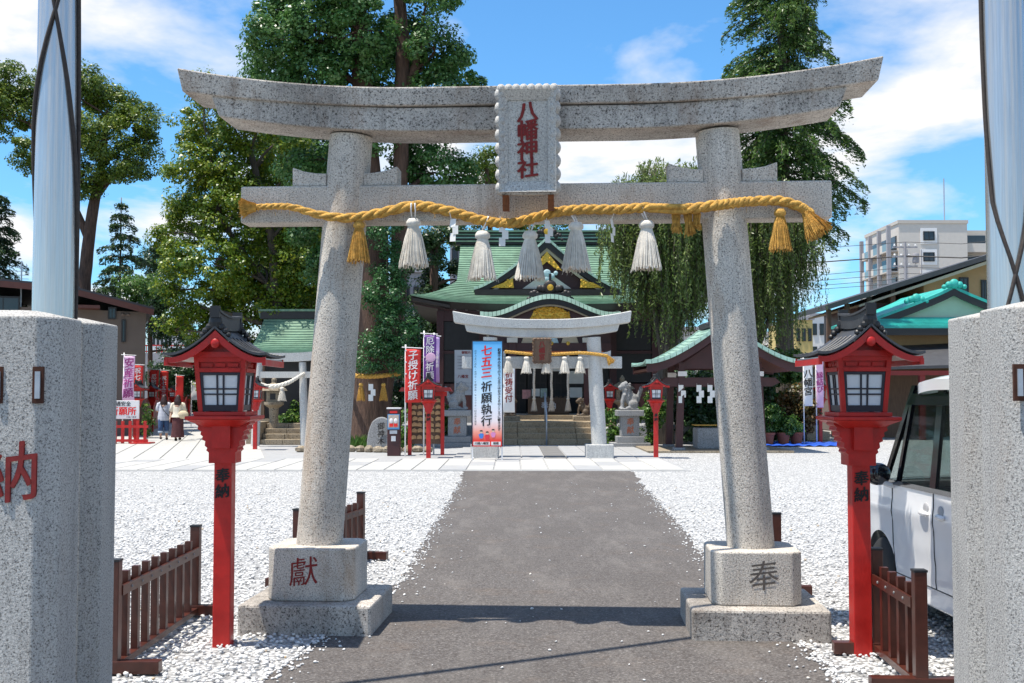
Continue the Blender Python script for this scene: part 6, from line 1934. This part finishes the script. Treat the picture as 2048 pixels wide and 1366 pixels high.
# large house with long sloping roof
Y = 54.0
def hx(px, py, yy=None): p = W(px, py, yy or Y); return (p.x, p.z)
o = thing('ochre_house', (hx(1870, 700)[0], Y, 0), 0, 'ochre house with a long sloping dark roof and open veranda', 'house')
ox = o.location.x
A, B = hx(1646, 617), hx(2010, 503)
sl_ = (B[1] - A[1]) / (B[0] - A[0])
MB().hexa([(A[0] - ox, -.8, A[1] - .12), (B[0] - ox, -.8, B[1] - .12), (B[0] - ox, 9, B[1] - .12), (A[0] - ox, 9, A[1] - .12), (A[0] - ox, -.8, A[1] + .12), (B[0] - ox, -.8, B[1] + .12), (B[0] - ox, 9, B[1] + .12), (A[0] - ox, 9, A[1] + .12)]).build('roof', m_darkroof, o)
MB().hexa([(A[0] - ox + 1.5, -.7, A[1] + .02), (B[0] - ox, -.7, B[1] - .30), (B[0] - ox, 8.5, B[1] - .30), (A[0] - ox + 1.5, 8.5, A[1] + .02), (A[0] - ox + 1.5, -.7, A[1] + .12), (B[0] - ox, -.7, B[1] - .13), (B[0] - ox, 8.5, B[1] - .13), (A[0] - ox + 1.5, 8.5, A[1] + .12)]).build('soffit', m_cream, o)
xa, xb_ = hx(1848, 600)[0], hx(2060, 600)[0]
MB().hexa([(xa - ox, 0, 0), (xb_ - ox, 0, 0), (xb_ - ox, 8, 0), (xa - ox, 8, 0), (xa - ox, 0, A[1] + sl_ * (xa - A[0]) - .25), (xb_ - ox, 0, A[1] + sl_ * (xb_ - A[0]) - .25), (xb_ - ox, 8, A[1] + sl_ * (xb_ - A[0]) - .25), (xa - ox, 8, A[1] + sl_ * (xa - A[0]) - .25)]).build('wall', m_ochre, o)
for (pa, pb, ya, yb) in ((1918, 1936, 590, 555), (1962, 1974, 600, 560), (1890, 1900, 585, 565)):
    (x0_, zb_), (x1_, zt_) = hx(pa, ya), hx(pb, yb); winrect(o, x0_ - ox, x1_ - ox, -.02, zb_, zt_)
xc = hx(1740, 600)[0]
MB().box(xc - ox, xa - ox, 2.0, 8, 0, A[1] + sl_ * (xc - A[0]) - .3).build('recessed_wall', m_maroon, o)
for px in (1655, 1692, 1736, 1783):
    x_, _ = hx(px, 640); MB().box(x_ - ox - .1, x_ - ox + .1, -.3, -.1, 3.2, A[1] + sl_ * (x_ - A[0]) - .12).build('veranda_post', m_wood, o)
    if px > 1700: MB().box(x_ - ox + .2, x_ - ox + .9, .4, 1.0, 3.6, 4.4).build('stored_bundle', m_greyconc, o, bevel=.1)
MB().box(A[0] - ox, xa - ox, -.4, 6, 3.0, 3.25).build('veranda_floor', m_wood, o)
MB().box(A[0] - ox + .3, xa - ox, .2, 6, 0, 3.0).build('lower_wall', m_brownwall, o)
# shrine office with teal roof
Y = 46.0
o = thing('shrine_office', (hx(1905, 700)[0], Y, 0), 0, 'shrine office with bright teal gabled roof and red timber walls', 'building')
ox = o.location.x
pk_, lf = hx(1905, 578), hx(1752, 640)
half = pk_[0] - lf[0]; H_ = pk_[1] - lf[1]
for s in (-1, 1):
    MB().sheet(lambda u, v, s=s: (s * half * u * 1.03, -.3 + 6.3 * v, pk_[1] - H_ * (u * 1.03) ** .88), 12, 1, (0, 0, .12)).build('gable_roof', m_teal, o)
    MB().sheet(lambda u, v, s=s: (s * half * u, -.28, pk_[1] - H_ * u ** .88 - .28 * v), 12, 1, (0, .08, 0)).build('bargeboard', m_black, o)
    orn = MB()
    for (x, z, r) in ((0, 0, .2), (.22, -.04, .14), (-.22, -.04, .14), (.4, -.12, .1), (-.4, -.12, .1)): orn.ball((x, 0, z), (r, .12, r), 10, 6)
    if s < 0: q = orn.build('ridge_ornament', m_teal, o, smooth=True); q.location = (-half * .48, -.2, pk_[1] - H_ * .52 + .25)
    else: q = orn.build('ridge_ornament', m_teal, o, smooth=True); q.location = (0, -.3, pk_[1] + .18)
MB().prism([(-half * .9, lf[1] + .1), (half * .9, lf[1] + .1), (0, pk_[1] - .25)], 'y', 0, .08).build('tympanum', plain('pale_green_board', (.40, .48, .38), .8, .06, 2), o)
ze = hx(1800, 656, 45)[1]
skirt = MB(); roof_strips(skirt, lambda u, v: ((u * 2 - 1) * (half * 1.06), -1.4 + 1.5 * v, ze + (lf[1] + .12 - ze) * v), 7, 8, .05); skirt.build('skirt_roof', m_teal, o, fix=False)
MB().box(-half * 1.05, half * 1.05, -1.38, -1.3, ze - .3, ze - .02).build('fascia', m_black, o)
MB().box(-half * .95, half, -.2, 5, 0, lf[1]).build('wall', m_ochre, o)
MB().box(-half * .95, half, -.32, -.21, 0, 2.55).build('timber_wall', plain('red_timber', (.16, .035, .02), .6, .3, 3, stretch=(6, 1, .6)), o)
za, zb_ = hx(1890, 645, 42.5), hx(1600, 722, 42.5)
lr = MB().hexa([(-half * 1.75, -3.6, 2.55), (half, -3.6, 2.75), (half, -.3, 3.75), (-half * 1.75, -.3, 3.35), (-half * 1.75, -3.6, 2.66), (half, -3.6, 2.86), (half, -.3, 3.86), (-half * 1.75, -.3, 3.46)]).build('lower_roof', m_darkroof, o)
MB().box(-half * 1.7, half, -3.55, -3.45, 2.38, 2.55).build('lower_beam', m_red_dark, o)
for x in (-half * 1.6, -half * .8, 0): MB().box(x - .1, x + .1, -3.5, -3.3, 0, 2.4).build('porch_post', m_red_dark, o)
MB().box(-half * 1.65, half, -.9, -.7, 0, 2.5).build('counter_wall', m_wood, o)
# distant blocks
def far_block(px0, px1, py, Y, m, label, cols=4, rows=3):
    a_, b_ = W(px0, py, Y), W(px1, py, Y)
    o = thing('distant_building', (a_.x, Y, 0), 0, label, 'building', 'distant buildings')
    w = b_.x - a_.x
    MB().box(0, w, 0, 14, 0, a_.z).build('wall', m, o)
    MB().box(-.2, w + .2, -.2, 14.2, a_.z, a_.z + .35).build('roof_edge', m_greyconc, o)
    for i in range(cols):
        for j in range(rows):
            xx = w * (i + .2) / cols; zz = a_.z - 1.0 - j * 3.0
            if zz > 2.2: winrect(o, xx, xx + w / cols * .6, -.02, zz - 1.5, zz, d=.1, fw=.1)
    return o
m_yel = plain('yellow_wall', (.55, .42, .16), .85, .06, 1)
far_block(1590, 1625, 640, 135, m_yel, 'low yellow building beyond the right conifer trunk', 3, 2)
far_block(1622, 1664, 632, 150, m_whiteink, 'white rooftop block beside the yellow building', 3, 2)
far_block(1540, 1600, 668, 160, m_beige2, 'pale building behind the conifer trunk', 4, 2)
far_block(296, 345, 660, 190, m_whiteink, 'white building seen beyond the lantern path', 6, 3)
far_block(345, 420, 672, 210, m_beige, 'pale grey building far beyond the lantern path', 6, 3)
o_ = far_block(785, 862, 545, 82, m_greyconc, 'grey concrete building half hidden behind the ginkgo', 4, 5)
far_block(900, 940, 470, 86, m_greyconc, 'grey concrete stair tower behind the hall roof', 2, 6)
far_block(1350, 1480, 660, 120, m_beige, 'pale building screened by the weeping trees', 6, 3)
# terrace hedge with red railing far left
hd = thing('red_railing', (W(322, 690, 115).x, 115, 0), 0, 'red railing on the terrace beyond the lantern path', 'railing')
zz = W(322, 690, 115).z
MB().box(-3, 8, 0, .3, 0, zz - .8).build('retaining_wall', m_greyconc, hd)
for z in (zz - .7, zz - .1): MB().box(-3, 8, 0, .1, z, z + .12).build('rail', m_red, hd)
for k in range(23): MB().box(-3 + k * .5, -2.92 + k * .5, .02, .08, zz - .8, zz - .02).build('baluster', m_red, hd)
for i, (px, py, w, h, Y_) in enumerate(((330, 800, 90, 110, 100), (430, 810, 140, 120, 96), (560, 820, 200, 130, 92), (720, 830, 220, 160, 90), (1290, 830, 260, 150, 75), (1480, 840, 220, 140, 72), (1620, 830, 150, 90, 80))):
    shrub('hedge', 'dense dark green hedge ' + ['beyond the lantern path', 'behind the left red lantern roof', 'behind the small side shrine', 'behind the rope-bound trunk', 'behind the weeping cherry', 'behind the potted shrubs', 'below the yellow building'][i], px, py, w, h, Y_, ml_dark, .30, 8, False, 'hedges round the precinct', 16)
# ---------------------------------------------------------------- people
m_skin = plain('skin', (.50, .30, .21), .6, .06, 4)
m_hair = plain('dark_brown_hair', (.030, .010, .008), .45, .4, 30, .6, 60, stretch=(6, 6, .6))
t = NT('check_shirt')
w1 = t.n('ShaderNodeTexWave', bands_direction='X'); w1.inputs['Scale'].default_value = 6; t.l(t.tc.outputs['Object'], w1.inputs[0])
w2 = t.n('ShaderNodeTexWave', bands_direction='Z'); w2.inputs['Scale'].default_value = 6; t.l(t.tc.outputs['Object'], w2.inputs[0])
c = t.mix(t.ramp(w1.outputs['Fac'], [(.62, 0.0), (.8, .55)]), (.66, .67, .70), (.16, .19, .30))
c = t.mix(t.ramp(w2.outputs['Fac'], [(.62, 0.0), (.8, .55)]), c, (.16, .19, .30)); t.col(c); t.rough(.85); m_check = t.m
m_denim = plain('blue_denim', (.035, .075, .17), .85, .25, 20)
m_denim2 = plain('denim_cuff', (.30, .36, .44), .85, .1, 20)
m_blouse = plain('cream_blouse', (.66, .60, .48), .85, .08, 6)
m_skirt = plain('dark_wine_skirt', (.085, .025, .028), .85, .4, 9)
m_bag = plain('cream_bag', (.55, .46, .31), .8, .1, 8)
m_shoe = plain('dark_brown_shoe', (.03, .018, .014), .5, .2, 10)
def body(parent, pose):
    mb = MB()
    for s in (-1, 1):
        k = pose['step'] * s
        hip = Vector((s * .085, 0, .84)); kn = Vector((s * .09, -.02 + k * .10, .46)); an = Vector((s * .09, k * .20, .09 + max(0, -k) * .06))
        mb.tube([hip, hip.lerp(kn, .5), kn, kn.lerp(an, .35), an], [.095, .085, .062, .058, .038], 10)
        mb.ball((an.x, an.y + .06, .045 + max(0, -k) * .06), (.042, .115, .045), 10, 6)
        sh = Vector((s * .175, 0, 1.30)); el = Vector((s * .235, .02, 1.05)); wr = Vector((s * .17, .20, 1.02)) if pose['arm'] else Vector((s * .25, .08 * s, .82))
        mb.tube([Vector((s * .08, 0, 1.30)), sh, sh.lerp(el, .5), el, el.lerp(wr, .5), wr], [.055, .058, .048, .042, .036, .027], 10)
        d_ = (wr - el).normalized()
        mb.ball(tuple(wr + d_ * .05), (.03, .04, .045), 8, 6)
        for f_ in range(4):
            a_ = wr + d_ * .07 + Vector((0, (f_ - 1.5) * .016, 0)); mb.tube([a_, a_ + d_ * .05 + Vector((0, 0, -.01)), a_ + d_ * .08 + Vector((0, 0, -.03))], [.009, .009, .007], 5)
        mb.tube([wr + d_ * .03, wr + d_ * .06 + Vector((-s * .03, .02, 0)), wr + d_ * .09 + Vector((-s * .03, .03, 0))], [.011, .010, .008], 5)
    mb.tube([(0, 0, .80), (0, 0, .95), (0, .01, 1.1), (0, 0, 1.25), (0, 0, 1.33), (0, .005, 1.38), (0, .01, 1.44)], [.15, .135, .125, .14, .11, .05, .048], 14)
    mb.ball((0, .02, 1.515), (.072, .088, .105), 14, 10)
    mb.ball((0, .108, 1.505), (.014, .02, .022), 8, 5)
    for s in (-1, 1): mb.ball((s * .074, .01, 1.515), (.012, .02, .03), 6, 5)
    return rem(mb.build('body', m_skin, parent), .012, 2)
def ell(prof, n=24, wob=0, freq=7, seed=0):
    rr_ = random.Random(seed); ph = rr_.uniform(0, 6)
    mb = MB(); st = []
    for (z, rx, ry, cy) in prof: st.append((z, rx, ry, cy))
    vs = []
    for (z, rx, ry, cy) in st:
        for k in range(n):
            a = 2 * math.pi * k / n
            q = 1 + wob * math.sin(freq * a + ph + z * 4) * (1 if wob else 0)
            vs.append((rx * q * math.cos(a), cy + ry * q * math.sin(a), z))
    m_ = len(st); fs = [(i * n + k, i * n + (k + 1) % n, (i + 1) * n + (k + 1) % n, (i + 1) * n + k) for i in range(m_ - 1) for k in range(n)]
    return mb.add(vs, fs)
def sleeve(s, arm, m, parent, ln=.55):
    sh = Vector((s * .10, 0, 1.315)); s1 = Vector((s * .178, 0, 1.295)); el = Vector((s * .235, .02, 1.05)); 
    e = s1.lerp(el, ln + .35)
    MB().tube([sh, s1, s1.lerp(e, .5), e], [.07, .08, .078, .082], 12).build('sleeve', m, parent, smooth='all')
def person(x, Y, rz, label, kind):
    o = thing('person', (x, Y, 0.02), rz, label, 'person')
    pose = dict(step=.5 if kind == 0 else -.5, arm=kind == 0)
    body(o, pose)
    if kind == 0:
        ell([(.70, .205, .155, 0), (.80, .215, .165, 0), (.95, .20, .15, 0), (1.1, .185, .14, 0), (1.24, .185, .125, 0), (1.32, .135, .10, 0), (1.375, .065, .06, 0)], 24, .03).build('shirt', m_check, o, smooth='all')
        for s in (-1, 1):
            sleeve(s, 1, m_check, o, .6)
            k = pose['step'] * s
            hip = Vector((s * .088, 0, .86)); kn = Vector((s * .095, -.02 + k * .10, .46)); an = kn.lerp(Vector((s * .09, k * .20, .10)), .45)
            j = MB().tube([hip, hip.lerp(kn, .5), kn, an], [.118, .105, .088, .085], 12).build('jeans_leg', m_denim, o, smooth='all')
            MB().tube([an + Vector((0, 0, .03)), an - Vector((0, 0, .05))], [.093, .096], 12).build('cuff', m_denim2, j, smooth='all')
            MB().ball((s * .09, k * .20 + .06, .04 + max(0, -k) * .06), (.05, .125, .04), 12, 6).build('shoe', m_shoe, o, smooth='all')
        MB().tube([(-.12, -.11, 1.34), (.0, -.165, 1.1), (.16, -.14, .9), (.21, 0, .82)], .012, 6).build('bag_strap', m_black, o)
    else:
        ell([(.84, .23, .19, 0), (.90, .215, .17, 0), (.97, .175, .135, 0), (1.1, .185, .14, 0), (1.24, .185, .125, 0), (1.32, .135, .10, 0), (1.375, .065, .06, 0)], 28, .05, 9).build('blouse', m_blouse, o, smooth='all')
        ell([(.13, .23, .20, .0), (.3, .215, .19, 0), (.55, .205, .175, 0), (.75, .195, .165, 0), (.88, .165, .14, 0)], 36, .05, 8, 3).build('skirt', m_skirt, o, smooth='all')
        for s in (-1, 1):
            sleeve(s, 0, m_blouse, o, .65)
            k = pose['step'] * s
            MB().ball((s * .09, k * .20 + .05, .05 + max(0, -k) * .06), (.05, .12, .055), 12, 6).build('shoe', m_shoe, o, smooth='all')
        bg_ = MB(); bg_.ball((.20, -.10, .93), (.20, .09, .15), 14, 10); bg_.build('bag', m_bag, o, smooth='all')
        MB().tube([(.06, -.13, 1.0), (.14, -.10, 1.33), (.30, -.02, 1.02)], .014, 6).build('bag_handle', m_bag, o)
    h = MB(); rr_ = random.Random(kind)
    h.ball((0, .0, 1.54), (.092, .10, .10), 14, 10); h.ball((0, -.045, 1.46), (.105, .07, .13), 14, 10); h.ball((0, -.06, 1.36), (.11, .055, .12), 14, 10)
    for i in range(26):
        a = rr_.uniform(-math.pi, 0); x_ = .10 * math.cos(a); y_ = -.03 + .07 * math.sin(a)
        h.tube([(x_ * .8, y_ * .8, 1.5), (x_ * 1.1, y_ * 1.15, 1.38), (x_ * 1.15 + rr_.uniform(-.03, .03), y_ * 1.2, 1.27 + rr_.uniform(-.05, .03))], [.03, .028, .008], 6)
    rem(h.build('hair', m_hair, o), .014, 1)
    return o
g_ = G(327, 881); person(g_.x, g_.y, R(8), 'person walking away in a checked shirt, rolled jeans and long brown hair', 0)
g_ = G(355, 883); person(g_.x, g_.y, R(4), 'person walking away in a cream blouse and long wine skirt with a shoulder bag', 1)
